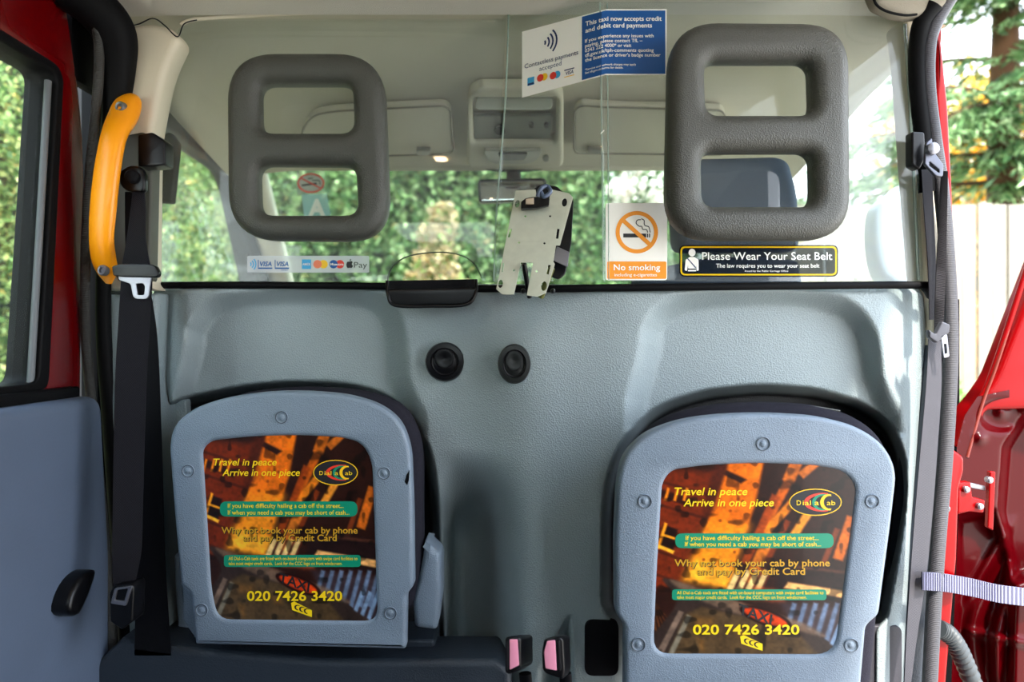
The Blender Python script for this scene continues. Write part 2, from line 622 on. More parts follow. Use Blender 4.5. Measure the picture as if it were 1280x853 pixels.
# ------------------------------------------------------------------ roof, floor, rear of the cab
ROOF = 0.55
def arch_sheet(name, y0, y1, zf, half, m, ny=24, nx=40, drop=0.16):
    V = np.zeros((ny, nx, 3))
    for i in range(ny):
        y = y0 + (y1 - y0) * i / (ny - 1)
        for j in range(nx):
            s = -1 + 2 * j / (nx - 1)
            V[i, j] = (s * half, y, CZ + zf(y) - drop * abs(s) ** 9)
    return grid_mesh(name, V, m)

def zroof(y): return ROOF
def zfront(y):
    xs = [1.0, 1.25, 1.4, 1.6, 1.80]; zs = [0.575, 0.558, 0.535, 0.492, 0.452]
    return float(np.interp(y, xs, zs))

tag(arch_sheet('ceiling', -0.75, 1.150, zroof, 0.705, M['headliner'], drop=0.008), 'grey woven headliner over the passenger compartment', kind='structure')
tag(arch_sheet('ceiling_front', 1.155, 1.80, zfront, 0.735, M['front_headliner'], drop=0.03), 'beige moulded headliner over the driver and the front seats', kind='structure')
# outer roof skin shades everything below
tag(box('trim_1', (0, 0.45, CZ + 0.635), (1.50, 2.3, 0.05), M['red_deep'], bevel=0.02), 'red painted roof skin', kind='structure')
tag(box('floor', (0, 0.6, -0.02), (1.56, 3.0, 0.04), M['floor']), 'black rubber cab floor', kind='structure')

# wall behind the camera with its window, and the side panels behind the doors
tag(plate_raw('wall_rear', [(-0.8, 0.0), (0.8, 0.0), (0.8, 1.58), (-0.8, 1.58)], [roundpoly([(-0.50, 1.14), (0.50, 1.14), (0.47, 1.42), (-0.47, 1.42)], 0.06)],
    0.04, 0.004, lambda u, v, d: Vector((u, -0.76 - d, v)), M['rear']), 'rear cab wall', kind='structure')
tag(plate_raw('window_4', roundpoly([(-0.51, 1.13), (0.51, 1.13), (0.48, 1.43), (-0.48, 1.43)], 0.06), [], 0.005, 0.0005,
    lambda u, v, d: Vector((u, -0.778 - d, v)), M['glass_clear']), 'rear window', kind='structure')
def side(X, sgn):
    # place(u=Y, v=z, d=depth outwards)
    return lambda u, v, d: Vector((X + sgn * d, u, v))
for sgn, nm in ((-1, 'wall_left'), (1, 'wall_right')):
    o = plate_raw(nm, [(-0.75, 0.0), (0.12, 0.0), (0.12, 1.56), (-0.75, 1.56)],
                  [], 0.05, 0.004, side(sgn * 0.735, sgn), M['rear'])
    tag(o, 'cab side panel behind the door', kind='structure')
tag(box('trim_2', (0.775, 0.62, 0.02), (0.09, 1.0, 0.12), M['red'], bevel=0.01), 'red painted sill of the open doorway', kind='structure')
# rear bench
bench = empty('rear_bench_seat', (0, -0.45, 0), 'grey fabric bench seat along the rear wall of the cab', 'seat')
box('seat_cushion', (0, -0.42, 0.36), (1.3, 0.46, 0.16), M['fabric'], bench, bevel=0.04, seg=3)
box('backrest', (0, -0.66, 0.68), (1.3, 0.12, 0.56), M['fabric'], bench, bevel=0.04, seg=3)
box('seat_base', (0, -0.42, 0.14), (1.26, 0.40, 0.28), M['black_matte'], bench, bevel=0.01)

# dome lamp of the compartment, lit (its reflection shows in the screen)
lampE = empty('dome_lamp', (-0.31, 0.42, CZ + ROOF - 0.012), 'small lit oval interior lamp on the passenger headliner', 'lamp')
lathe('lamp_housing', [(0.001, -0.002), (0.034, -0.002), (0.030, 0.008), (0.018, 0.010), (0.001, 0.010)], (-0.31, 0.42, CZ + ROOF - 0.002), (0, 0, -1), M['cream'], lampE)
lm = mat('warm_lamp_lens', (1.0, 0.62, 0.32, 1), 0.4, emit=40.0)
lathe('lamp_lens', [(0.001, 0.0), (0.012, 0.0), (0.010, 0.008), (0.001, 0.010)], (-0.31, 0.42, CZ + ROOF - 0.012), (0, 0, -1), lm, lampE)

# ------------------------------------------------------------------ moulded partition (wall_front)
def yb(px):
    return 1.165 - 0.07 * float(smoothstep(500, 800, px))
dishL = [(236, 560), (234, 430), (240, 404), (258, 380), (290, 366), (340, 358), (420, 358), (462, 364), (490, 384), (503, 415), (508, 470), (512, 560)]
dishR = [(806, 560), (803, 430), (808, 402), (824, 382), (852, 368), (900, 360), (980, 358), (1036, 366), (1072, 384), (1094, 416), (1104, 470), (1110, 560)]
dishL = catmull(dishL, 4); dishR = catmull(dishR, 4)
wellL = [(204, 940), (202, 560), (204, 520), (224, 503), (260, 496), (300, 487), (360, 481), (430, 483), (480, 495), (512, 522), (534, 562), (544, 620), (548, 700), (552, 790), (552, 940)]
wellR = [(757, 760), (757, 650), (760, 610), (772, 570), (795, 535), (830, 508), (880, 492), (950, 485), (1020, 490), (1080, 508), (1112, 534), (1128, 570), (1130, 620), (1120, 690), (1104, 772), (1090, 784), (1088, 940), (778, 940), (776, 780)]
wellL = roundpoly(wellL, 22, 5); wellR = roundpoly(wellR, 20, 5)
bodyP = roundpoly([(193, 354), (1163, 357), (1167, 430), (1156, 560), (1146, 660), (1138, 780), (1130, 940), (190, 940), (206, 505), (196, 470), (190, 420)], [6, 22, 10, 10, 10, 10, 0, 0, 6, 26, 20])
gx = np.arange(184, 1176, 2.4); gy = np.arange(350, 942, 2.4)
GX, GY = np.meshgrid(gx, gy)
sb = sdf_poly(GX, GY, bodyP)
GX, GY, keepP = snap(GX, GY, bodyP, sb, 2.4)
sb = np.minimum(sb, 0)
sdl = sdf_poly(GX, GY, dishL); sdr = sdf_poly(GX, GY, dishR)
swl = sdf_poly(GX, GY, wellL); swr = sdf_poly(GX, GY, wellR)
Yp = 1.165 - 0.07 * smoothstep(500, 800, GX)
# shallow dishes above the seats
Yp += 0.048 * smoothstep(8, -26, sdl) * smoothstep(352, 366, GY)
Yp += 0.048 * smoothstep(6, -28, sdr) * smoothstep(352, 366, GY)
# centre column swells towards the passengers near the vents, left flank falls away
cx = 655 + 0.0 * GY
Yp -= 0.020 * np.exp(-((GX - 655) / 60) ** 2) * smoothstep(352, 440, GY)
Yp += 0.160 * np.exp(-((GX - 588) / 40) ** 2) * smoothstep(560, 680, GY)
Yp += 0.040 * smoothstep(600, 560, GX) * smoothstep(545, 520, -GX + 1090) * smoothstep(560, 680, GY) * (swl > 0)
# triangular hollow at the foot of the column beside the buckles
hol = sdf_poly(GX, GY, [(712, 772), (718, 940), (672, 940), (676, 835)])
Yp += 0.06 * smoothstep(4, -14, hol)
# wells that take the folded seats, lips rounded
Yp += 0.115 * smoothstep(7, -9, swl)
Yp += 0.115 * smoothstep(7, -9, swr)
# outer strips are canted towards the doors
Yp += 0.055 * smoothstep(1098, 1175, GX) + 0.040 * smoothstep(238, 186, GX)
# lip rolls back at the outer edge
Yp += 0.022 * smoothstep(-13, 0, sb) ** 2
Yp += 0.03 * smoothstep(366, 352, GY) ** 2
VX = (GX - 640) / F * Yp; VZ = CZ - (GY - 426.5) / F * Yp
# snap outside verts away
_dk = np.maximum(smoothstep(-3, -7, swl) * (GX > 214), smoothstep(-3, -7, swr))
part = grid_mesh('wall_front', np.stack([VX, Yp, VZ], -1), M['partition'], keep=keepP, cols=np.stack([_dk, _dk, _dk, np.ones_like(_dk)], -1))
_nt = M['partition'].node_tree; _b = _nt.nodes['Principled BSDF']      # shade inside the two wells, painted as a near-black tint
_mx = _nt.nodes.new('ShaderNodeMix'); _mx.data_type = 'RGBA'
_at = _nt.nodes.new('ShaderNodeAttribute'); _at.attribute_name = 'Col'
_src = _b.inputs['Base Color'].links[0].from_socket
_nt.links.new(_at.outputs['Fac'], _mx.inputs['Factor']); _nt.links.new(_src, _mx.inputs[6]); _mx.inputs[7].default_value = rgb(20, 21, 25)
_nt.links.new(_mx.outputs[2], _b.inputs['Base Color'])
tag(part, 'grey grained vinyl partition moulded with two seat wells', kind='structure')
def ypart(px, py):
    j = int(np.clip(round((px - 184) / 2.4), 0, len(gx) - 1)); i = int(np.clip(round((py - 350) / 2.4), 0, len(gy) - 1))
    return float(Yp[i, j])
# solid bulkhead just behind it
tag(plate('trim_3', [(60, 372), (1200, 374), (1200, 1080), (60, 1080)], [], 1.335, 0.02, 0.002, M['black_matte']), 'dark bulkhead behind the moulded partition', kind='structure')
# rubber strip along its top
tag(tube('trim_4', [P(186, 357, 1.175), P(300, 356.5, 1.172), P(480, 358, 1.16), P(600, 361, 1.128), P(700, 361, 1.10), P(760, 360, 1.092), P(900, 358.5, 1.088), P(1140, 356.5, 1.088), P(1156, 360, 1.095), P(1163, 370, 1.11)], 0.0062, M['rubber'], seg=10), 'black rubber strip along the top of the partition', kind='structure')
# low plinth under the left seat
pl = plate('trim_5', catmull([(96, 852), (150, 800), (240, 812), (400, 826), (546, 826), (620, 826), (640, 840), (640, 1000), (96, 1000)], 1), [], 1.10, 0.10, 0.012, M['plinth'])
tag(pl, 'grey plastic plinth under the folded seat', kind='structure')
pl2 = plate('trim_6', roundpoly([(230, 800), (543, 800), (546, 850), (230, 850)], 4), [], 1.15, 0.08, 0.006, M['plinth'])
tag(pl2, 'grey plastic riser above the plinth', kind='structure')
# grey ledge panel with a joint left of the folded seat
tag(plate('trim_7', roundpoly([(196, 500), (232, 500), (240, 640), (246, 800), (206, 800)], 3), [roundpoly([(192, 534), (216, 534), (216, 537), (192, 537)], 0)], 1.215, 0.02, 0.003, M['pillar_grey']), 'grey lower panel beside the folded seat', kind='structure')
tag(plate('trim_8', roundpoly([(216, 694), (238, 688), (244, 800), (222, 800)], 5), [], 1.17, 0.03, 0.006, M['seat_plastic']), 'grey bracket cover by the folded seat', kind='structure')

# ------------------------------------------------------------------ folding jump seats
def art_colours(nu, nv):
    u, v = np.meshgrid(np.linspace(0, 1, nu), np.linspace(0, 1, nv))
    A = 820 / 770.0
    U, Vv = u, v * A
    C = np.zeros((nv, nu, 3)); C[:] = (38, 17, 12)
    def blob(pts, col, soft=0.012, k=1.0):
        d = sdf_poly(U, Vv, [(a, b * A) for a, b in pts])
        w = smoothstep(soft, -soft, d)[..., None] * k
        C[:] = C * (1 - w) + np.array(col) * w
    def noise(fx, fy, seed):
        r = np.random.default_rng(seed).random((fy + 2, fx + 2))
        x = U * fx; y = np.clip(Vv / A, 0, 1) * fy
        i = np.clip(y.astype(int), 0, fy - 1); j = np.clip(x.astype(int), 0, fx - 1)
        a = x - j; b = y - i; a = a * a * (3 - 2 * a); b = b * b * (3 - 2 * b)
        return r[i, j] * (1 - a) * (1 - b) + r[i, j + 1] * a * (1 - b) + r[i + 1, j] * (1 - a) * b + r[i + 1, j + 1] * a * b
    # brick gable, tilted street
    blob([(0, .03), (.30, .05), (.26, .30), (.15, .62), (0, .66)], (104, 34, 12), .03)
    for k in range(5):
        y0 = .08 + k * .12
        blob([(0, y0), (.34 - k * .02, y0 + .10), (.34 - k * .02, y0 + .115), (0, y0 + .015)], (60, 20, 10), .006, .8)
    blob([(.02, .13), (.20, .19), (.19, .23), (.01, .17)], (40, 12, 8), .01)
    for a in (.03, .075, .12, .165):
        blob([(a, .13), (a + .012, .134), (a - .005, .20), (a - .017, .196)], (225, 120, 20), .005)
    blob([(.055, .32), (.125, .345), (.10, .46), (.02, .43)], (28, 12, 10), .008)
    blob([(.062, .31), (.075, .315), (.035, .445), (.02, .44)], (235, 135, 25), .005)
    blob([(.03, .42), (.11, .455), (.10, .47), (.02, .435)], (245, 165, 40), .005)
    blob([(.05, .365), (.125, .39), (.122, .402), (.047, .377)], (240, 150, 30), .004)
    # sunlit orange tower
    blob([(.37, .0), (.54, .0), (.50, .22), (.36, .64), (.16, .60), (.27, .30)], (214, 98, 14), .012)
    blob([(.27, .32), (.47, .33), (.36, .64), (.16, .60)], (236, 140, 26), .05, .8)
    blob([(.20, .50), (.40, .55), (.36, .64), (.16, .60)], (244, 168, 44), .04, .8)
    blob([(.34, .06), (.36, .04), (.46, .09), (.43, .11)], (35, 14, 10), .008)
    blob([(.31, .0), (.37, .0), (.30, .25), (.24, .32), (.27, .14)], (70, 24, 12), .02, .8)
    for (a, b) in ((.33, .30), (.38, .25), (.30, .42), (.41, .38), (.25, .50), (.34, .52), (.44, .20), (.40, .46)):
        blob(ell(a, b, .008, .008, 8), (110, 44, 12), .005, .8)
    # facade stripes in the middle and right
    for (x0, y0, x1, y1, w, c) in ((.66, .10, .50, .42, .022, (190, 84, 14)), (.72, .16, .55, .36, .020, (226, 120, 22)), (.60, .17, .45, .52, .02, (150, 56, 12)),
                                   (.70, .0, .66, .10, .03, (196, 96, 20)), (.80, .0, .72, .07, .02, (200, 100, 24)), (.58, .36, .47, .62, .03, (210, 110, 30)),
                                   (.97, .28, .90, .50, .026, (206, 98, 22)), (.90, .34, .80, .60, .014, (120, 50, 20)), (.66, .30, .52, .58, .014, (120, 46, 16)), (.77, .24, .66, .42, .02, (232, 140, 40))):
        dx, dy = x1 - x0, y1 - y0; L = math.hypot(dx, dy); nx_, ny_ = -dy / L * w, dx / L * w
        blob([(x0 + nx_, y0 + ny_), (x1 + nx_, y1 + ny_), (x1 - nx_, y1 - ny_), (x0 - nx_, y0 - ny_)], c, .008, .9)
    for k in range(4):
        x = .38 + k * .045
        blob([(x + .03, .55), (x + .055, .56), (x + .01, .66), (x - .018, .65)], (228, 190, 120), .006, .9)
        blob([(x + .055, .56), (x + .066, .56), (x + .02, .66), (x + .012, .66)], (90, 34, 20), .006, .9)
    # pale awning, dark shopfront
    blob([(.62, .50), (1, .56), (1, .74), (.60, .66)], (30, 16, 16), .02)
    blob([(.66, .615), (1.0, .67), (1.0, .71), (.64, .645)], (232, 166, 96), .008)
    blob([(.70, .53), (1.0, .565), (1.0, .58), (.70, .545)], (96, 52, 34), .01, .7)
    blob([(.50, .64), (.66, .66), (.64, .72), (.46, .70)], (170, 70, 30), .02, .8)
    # blue-grey railings lower right
    blob([(.62, .72), (1, .76), (1, 1), (.86, 1), (.70, .86)], (52, 38, 42), .02)
    for k in range(7):
        x = .68 + k * .052
        blob([(x, .72), (x + .022, .725), (x - .03, .92), (x - .055, .91)], (98, 118, 146), .008, .85)
    for k in range(4):
        x = .86 + k * .045
        blob([(x + .04, .83), (x + .06, .84), (x, 1.0), (x - .025, 1.0)], (120, 146, 176), .006, .9)
    # spokes and clutter lower left
    for k in range(9):
        a = .9 + k * .18
        blob([(.0, .70), (.12 * math.cos(a) + .02, .70 + .16 * math.sin(a)), (.12 * math.cos(a) + .03, .71 + .16 * math.sin(a))], (120, 70, 30), .003, .7)
    # the taxi: roof edge, window, sign
    blob(catmull([(.05, .60), (.14, .62), (.28, .69), (.42, .74), (.60, .80), (.76, .86), (.86, .93), (.90, 1.02), (.0, 1.02), (.0, .90), (.12, .72)], 4), (46, 34, 30), .008)
    blob(catmull([(.09, .60), (.20, .635), (.38, .70), (.56, .765), (.72, .82), (.84, .89), (.78, .885), (.60, .825), (.40, .775), (.22, .70), (.12, .64)], 4), (108, 84, 66), .012, .8)
    blob([(.16, .78), (.24, .74), (.48, .80), (.72, .89), (.80, .98), (.82, 1.02), (.06, 1.02)], (72, 54, 34), .012)
    blob([(.17, .78), (.19, .79), (.09, 1.02), (.06, 1.02)], (120, 112, 96), .006, .9)
    blob([(.13, .76), (.155, .77), (.05, .99), (.03, .96)], (150, 124, 104), .006, .6)
    for (a, b, c, d) in ((.20, .79, .30, .84), (.40, .86, .46, .90), (.22, .90, .25, .97)):
        blob([(a, b), (c, b + .01), (c, d), (a + .02, d)], (128, 84, 36), .02, .6)
    blob(ell(.55, .795, .135, .042, 26, rot=.36), (30, 10, 8), .006)
    blob(ell(.55, .795, .112, .028, 26, rot=.36), (205, 58, 16), .008)
    n1 = noise(60, 64, 3)[..., None]; n2 = noise(17, 18, 5)[..., None]; n3 = noise(110, 118, 9)[..., None]
    C *= 0.80 + 0.26 * n1 + 0.22 * n2 + 0.12 * n3
    dark = smoothstep(.70, .85, noise(24, 26, 21))[..., None]
    C *= 1 - .5 * dark
    C = np.clip(C, 0, 255) / 255
    L = np.where(C <= 0.04045, C / 12.92, ((C + 0.055) / 1.055) ** 2.4)
    return np.concatenate([L, np.ones((nv, nu, 1))], -1)

ART = art_colours(210, 220)

def jump_seat(side_, Y, outer, opening, caps, cush, box_uv, lab):
    cxm = sum(p[0] for p in outer) / len(outer)
    root = empty('folding_seat', P(cxm, 866, Y), lab, 'seat')
    tilt = lambda u, v: 0.0
    fr = plate('backrest_shell', outer, [opening], Y, 0.030, 0.0075, M['seat_plastic'], root, bres=4)
    cu = plate('cushion', cush[0], [], Y + 0.031, 0.052, 0.020, M['fabric'], root, bres=4)
    cu2 = plate('seat_cushion', cush[1], [], Y + 0.084, 0.050, 0.018, M['fabric'], root, bres=4)
    tube('piping', [P(x, y, Y + 0.082) for x, y in cush[2]], 0.0016, M['foam'], root, seg=6)
    for (x, y) in caps:
        c = P(x, y, Y - 0.0005)
        cap = lathe('screw_cap', [(0.0105, 0.0012), (0.0098, -0.0012), (0.0078, -0.0004), (0.0074, 0.0030), (0.0040, -0.0008), (0.0008, -0.0016)], c, (0, 1, 0), M['seat_plastic'], root, seg=20)
        tube('cap_shadow_ring', [c + Vector((math.cos(t * math.pi / 10) * 0.0092, -0.0006, math.sin(t * math.pi / 10) * 0.0092)) for t in range(20)], 0.0007, M['plinth'], cap, seg=6, smooth_n=1, closed=True)  # dark ring painted in for the shadow round each cap
    # poster sheet recessed behind the opening
    (x0, y0, x1, y1) = box_uv
    Yq = Y + 0.004
    nv, nu = ART.shape[:2]
    GU, GV = np.meshgrid(np.linspace(0, 1, nu), np.linspace(0, 1, nv))
    qx = x0 + (x1 - x0) * GU; qy = y0 + (y1 - y0) * GV
    V = np.stack([(qx - 640) / F * Yq, np.full_like(qx, Yq), CZ - (qy - 426.5) / F * Yq], -1)
    keep = sdf_poly(qx, qy, opening) < 2.5
    po = grid_mesh('poster', V, M['poster'], root, keep=keep, cols=ART, smooth=False)
    po['label'] = 'orange and black printed street scene with a taxi roof sign'
    return root, fr, po

def poster_words(po, Y, T):
    """T maps line names to (x0, x1, base) in photo pixels"""
    pr = Print(flat(Y + 0.004))
    y_ = M['posteryellow']
    pr.text('Travel in peace', *T['t1'], T['c1'], y_, 0.012, 0.2)
    pr.text('Arrive in one piece', *T['t2'], T['c1'], y_, 0.012, 0.2)
    pr.text('020 7426 3420', *T['ph'], T['c2'], y_, 0.02, 0)
    for dx, dy, mm, l in ((0.9, 0.9, M['blackink'], 0.0006), (0, 0, mat('ochre_print', rgb(214, 160, 28), 0.4), 0.0008)):
        for s, k in (('Why not book your cab by phone', 'w1'), ('and pay by Credit Card', 'w2')):
            a, b, c = T[k]
            pr.text(s, a + dx, b + dx, c + dy, T['c3'], mm, 0.012, 0, l)
    bars = Print(flat(Y + 0.004))
    for k in ('b1', 'b2'):
        a, b, c, d = T[k]
        bars.part(); bars.poly(rrect(a, b, c, d, 7 if k == 'b1' else 3.5, 5), M['green'], 0.0004)
    pr.text('If you have difficulty hailing a cab off the street...', *T['b1a'], T['c4'], y_, 0.006)
    pr.text('If when you need a cab you may be short of cash...', *T['b1b'], T['c4'], y_, 0.006)
    pr.text('All Dial-a-Cab taxis are fitted with on-board computers with swipe card facilities to', *T['b2a'], T['c5'], y_, 0.004)
    pr.text('take most major credit cards.  Look for the CCC logo on front windscreen.', *T['b2b'], T['c5'], y_, 0.004)
    cx_, cy_, rx, ry = T['lg']
    bars.part(); bars.poly(ell(cx_, cy_, rx, ry), M['blackink'], 0.0004)
    bars.ring(ell(cx_, cy_, rx, ry), ell(cx_, cy_, rx - 1.1, ry - 1.1), M['yellowink'], 0.0006)
    def crescent(cx, cy, ax, ay, th, m, lift):
        o = ell(cx, cy, ax, ay, 24, 75, 285); i = ell(cx + th * 0.35, cy, ax - th * .75, ay - th * .55, 24, 75, 285)
        bars.ring(o, i, m, lift, closed=False)
    k = rx / 28.0
    crescent(cx_ + 8 * k, cy_, 20 * k, 10 * k, 4 * k, M['redink'], 0.0007)
    crescent(cx_ + 8 * k, cy_, 11.5 * k, 8.8 * k, 3.2 * k, M['green'], 0.0008)
    crescent(cx_ + 14 * k, cy_, 9 * k, 8.6 * k, 3.4 * k, M['yellowink'], 0.0009)
    for s, a, b in (('D', -20, -15.5), ('ial', -13.6, -5), ('a', -1, 3.6), ('ab', 12, 21)):
        pr.text(s, cx_ + a * k, cx_ + b * k, cy_ + 3 * k, 5.2 * k if s != 'a' else 5.4 * k, M['posteryellow'], 0.0, 0, 0.0011)
    mx_, my_, w, h = T['ml']
    r_ = 0.25
    bars.part(); bars.poly([(mx_ - w, my_ - h), (mx_ - w * .7, my_ - h * 1.25), (mx_ + w, my_ + h * .15), (mx_ + w, my_ + h * 1.2), (mx_ + w * .6, my_ + h), (mx_ - w * .9, my_ + .1 * h)], M['posteryellow'], 0.0006)
    for q in (-.45, 0, .45):
        bars.ring(ell(mx_ + w * (q + .1), my_ + h * (q * .62 + .0), w * .34, h * .42, 14, 75, 285, rot=.4), ell(mx_ + w * (q + .18), my_ + h * (q * .62 + .02), w * .26, h * .30, 14, 75, 285, rot=.4), M['blackink'], 0.0008, closed=False)
    # sign on the printed taxi
    tx, ty, tw, ang = T['tx']
    pr.part()
    vs, fs = text_tris('TAXI', 0.02, 0)
    mn = min(v[0] for v in vs); mxx = max(v[0] for v in vs)
    o = len(pr.v)
    for x, y in vs:
        a = (x - mn) / (mxx - mn) * tw - tw / 2; b = -(y - .35) * tw * .42
        X = tx + a * math.cos(ang) - b * math.sin(ang) * .4; Yy = ty + a * math.sin(ang) + b
        p, n = pr.s(X, Yy); pr.v.append(p - n * 0.0006)
    for f in fs: pr.f.append(tuple(i + o for i in f)); pr.mi.append(pr._m(M['blackink']))
    bars.build('printed_panel', po); pr.build('lettering', po)

outL = roundpoly([(243, 807), (237, 742), (225, 732), (218, 660), (210, 556), (216, 532), (238, 512), (276, 498), (330, 490), (380, 489), (436, 494), (474, 506), (500, 526), (513, 560), (516, 640), (517, 733), (508, 745), (507, 813)],
                 [4, 4, 4, 10, 25, 16, 24, 30, 30, 30, 24, 24, 24, 20, 20, 4, 4, 4], 5)
opL = roundpoly([(253, 562), (264, 552), (310, 547), (370, 545), (428, 548), (452, 555), (464, 578), (471, 777), (272, 775), (264, 740)], [10, 10, 25, 25, 20, 14, 14, 16, 16, 20], 5)
capsL = [(352, 522), (235, 589), (480, 592), (252, 763), (488, 767)]
cushL = [roundpoly([(236, 560), (246, 520), (292, 492), (370, 484), (450, 488), (504, 506), (526, 550), (528, 690), (520, 770), (252, 770)], 26, 6),
         roundpoly([(250, 560), (260, 520), (300, 495), (380, 489), (460, 493), (508, 512), (528, 560), (527, 690), (522, 760), (262, 760)], 26, 6),
         [(270, 504), (320, 490), (380, 485.5), (440, 489), (486, 502), (510, 524), (524, 560)]]
sL, frL, poL = jump_seat('l', 1.065, outL, opL, capsL, cushL, (250, 543, 473, 779), 'folded grey jump seat under the payment card strip, beside the hanging black belt')
poster_words(poL, 1.065, dict(t1=(267, 346, 582), t2=(278, 375, 595), c1=8.6, ph=(309, 428, 751), c2=12, w1=(277, 447, 667), w2=(304, 421, 676.5), c3=8.2,
    b1=(275, 627, 447, 646), b2=(280, 694, 451, 709), b1a=(285, 430, 635), b1b=(285, 437, 643.5), c4=5.6, b2a=(286, 447, 700.4), b2b=(286, 428, 706.6), c5=4.4,
    lg=(419.5, 591, 28, 16), ml=(377, 762, 13, 8), tx=(368, 728, 40, .33)))
plate('side_bracket', roundpoly([(531, 676), (540, 684), (551, 694), (551, 752), (546, 790), (518, 786), (515, 752), (526, 710)], [3, 4, 6, 14, 7, 6, 8, 8]), [], 1.10, 0.06, 0.010, M['seat_plastic'], sL)
plate('side_bracket', roundpoly([(225, 728), (244, 740), (246, 800), (240, 794), (228, 776)], 4), [], 1.09, 0.03, 0.004, M['seat_plastic'], sL)

outR = roundpoly([(781, 900), (781, 784), (770, 768), (769, 680), (772, 602), (780, 570), (806, 543), (850, 526), (900, 519), (960, 517), (1026, 521), (1072, 533), (1106, 555), (1123, 588), (1116, 650), (1100, 770), (1084, 784), (1074, 900)],
                 [4, 5, 6, 10, 16, 22, 26, 26, 30, 30, 26, 24, 26, 26, 20, 6, 6, 4], 5)
opR = roundpoly([(829, 604), (840, 589), (880, 583), (950, 580), (1022, 583), (1056, 590), (1071, 608), (1062, 680), (1044, 819), (818, 818), (822, 720)], [14, 12, 25, 25, 20, 14, 16, 20, 24, 20, 20], 5)
capsR = [(954, 555), (806, 627), (1090, 627), (798, 806), (1064, 807)]
cushR = [roundpoly([(786, 590), (800, 548), (840, 520), (900, 508), (960, 505), (1030, 509), (1084, 526), (1116, 560), (1112, 660), (1092, 880), (784, 880)], 26, 6),
         roundpoly([(790, 590), (804, 548), (846, 518), (900, 507), (960, 504), (1030, 508), (1080, 524), (1112, 560), (1108, 660), (1088, 870), (790, 870)], 26, 6),
         [(806, 545), (836, 522), (880, 511), (920, 507.5), (960, 506), (1010, 508), (1050, 514)]]
sR, frR, poR = jump_seat('r', 0.972, outR, opR, capsR, cushR, (815, 578, 1073, 822), 'folded grey jump seat between the two dark rubber pads, nearer the open door')
poster_words(poR, 0.972, dict(t1=(843, 934, 619), t2=(854, 967, 633), c1=9.4, ph=(866, 999, 793), c2=12, w1=(843, 1037, 708), w2=(871, 1006, 718.5), c3=8.6,
    b1=(844, 667, 1042, 685.5), b2=(840, 737, 1033, 750.5), b1a=(857, 1023, 675.2), b1b=(856, 1026, 683), c4=5.6, b2a=(846, 1029, 743), b2b=(846, 1008, 748.8), c5=4.2,
    lg=(1019, 628, 33, 17), ml=(939, 804, 14, 8), tx=(944, 768, 44, .33)))
# chipped notch on the left shell edge
nk = plate('edge_chip', [(508, 594), (512, 588), (511, 601), (509, 607), (506, 603)], [], 1.0645, 0.002, 0.0002, M['black'], sL)

# ------------------------------------------------------------------ vents, coin tray, pads
for (x, y, rpx, sx, Yv, lab, mm) in ((556.5, 452.5, 24.5, 1.0, None, 'round black air vent below the money tray', M['black']),
                              (643, 455, 25, 0.83, None, 'round dark grey air vent below the metal bracket', M['vent'])):
    Yv = ypart(x, y) - 0.002
    s = Yv / F
    R = rpx * s
    v = empty('air_vent', P(x, y, Yv), lab, 'vent', 'air vents on the centre column')
    lathe('bezel', [(R, 0.004), (R, -0.004), (R * .93, -0.009), (R * .72, -0.010), (R * .66, -0.004), (R * .62, 0.001), (R * .1, 0.001)], P(x, y, Yv), (0, 1, 0), mm, v, seg=40, sx=sx)
    lathe('disc', [(R * .62, 0.0), (R * .62, -0.004), (R * .55, -0.0055), (R * .02, -0.006)], P(x, y, Yv), (0, 1, 0), mm, v, seg=40, sx=sx)
    c = P(x, y, Yv)
    ox, oz = (-R * .02, R * .16)
    lathe('finger_flap', [(R * .47, -0.004), (R * .47, -0.0085), (R * .36, -0.0088), (R * .18, -0.0070), (R * .02, -0.0062)], c + Vector((ox, 0, oz)), (0, 1, 0), mm, v, seg=32, sx=sx)
    for rr, (qx, qz), yy in ((.645, (0, 0), -.0048), (.50, (ox, oz), -.0066)):
        tube('groove', [c + Vector((qx + math.cos(t * math.pi / 12) * R * rr * sx, yy, qz + math.sin(t * math.pi / 12) * R * rr)) for t in range(24)], 0.0008, M['blackink'], v, seg=6, smooth_n=1, closed=True)

tray = empty('money_tray', P(540, 382, 1.13), 'black plastic money tray set into the strip under the arched cut-out', 'tray')
plate('tray_body', roundpoly([(483, 362), (596, 360), (594, 368), (585, 381), (492, 383), (486, 374)], [2, 2, 5, 7, 7, 5]), [], 1.090, 0.040, 0.0025, M['black'], tray)
plate('tray_recess', roundpoly([(484, 351), (595, 349), (595, 368), (485, 369)], [2, 2, 1, 1]), [], 1.116, 0.020, 0.0015, M['black_matte'], tray)
tube('tray_rim', [P(484, 352, 1.10), P(485, 368, 1.09), P(494, 382, 1.089), P(540, 383, 1.089), P(582, 381, 1.089), P(594, 368, 1.09), P(595, 350, 1.10)], 0.0028, M['black'], tray, seg=8)

plate_ = plate('rubber_pad', rrect(731, 775.5, 773.5, 846, 9), [], ypart(735, 800) - 0.004, 0.010, 0.002, M['black_matte'])
tag(plate_, 'black rounded rubber pad on the column beside the two belt buckles', 'pad', 'rubber bump pads')
plate_ = plate('rubber_pad', rrect(1084.5, 783, 1128, 860, 8), [], ypart(1118, 800) - 0.004, 0.010, 0.002, mat('grey_rubber_pad', rgb(58, 57, 64), 0.55, bump=('noise', 200, .2)))
tag(plate_, 'dark grey rounded rubber pad between the jump seat and the right door seal', 'pad', 'rubber bump pads')

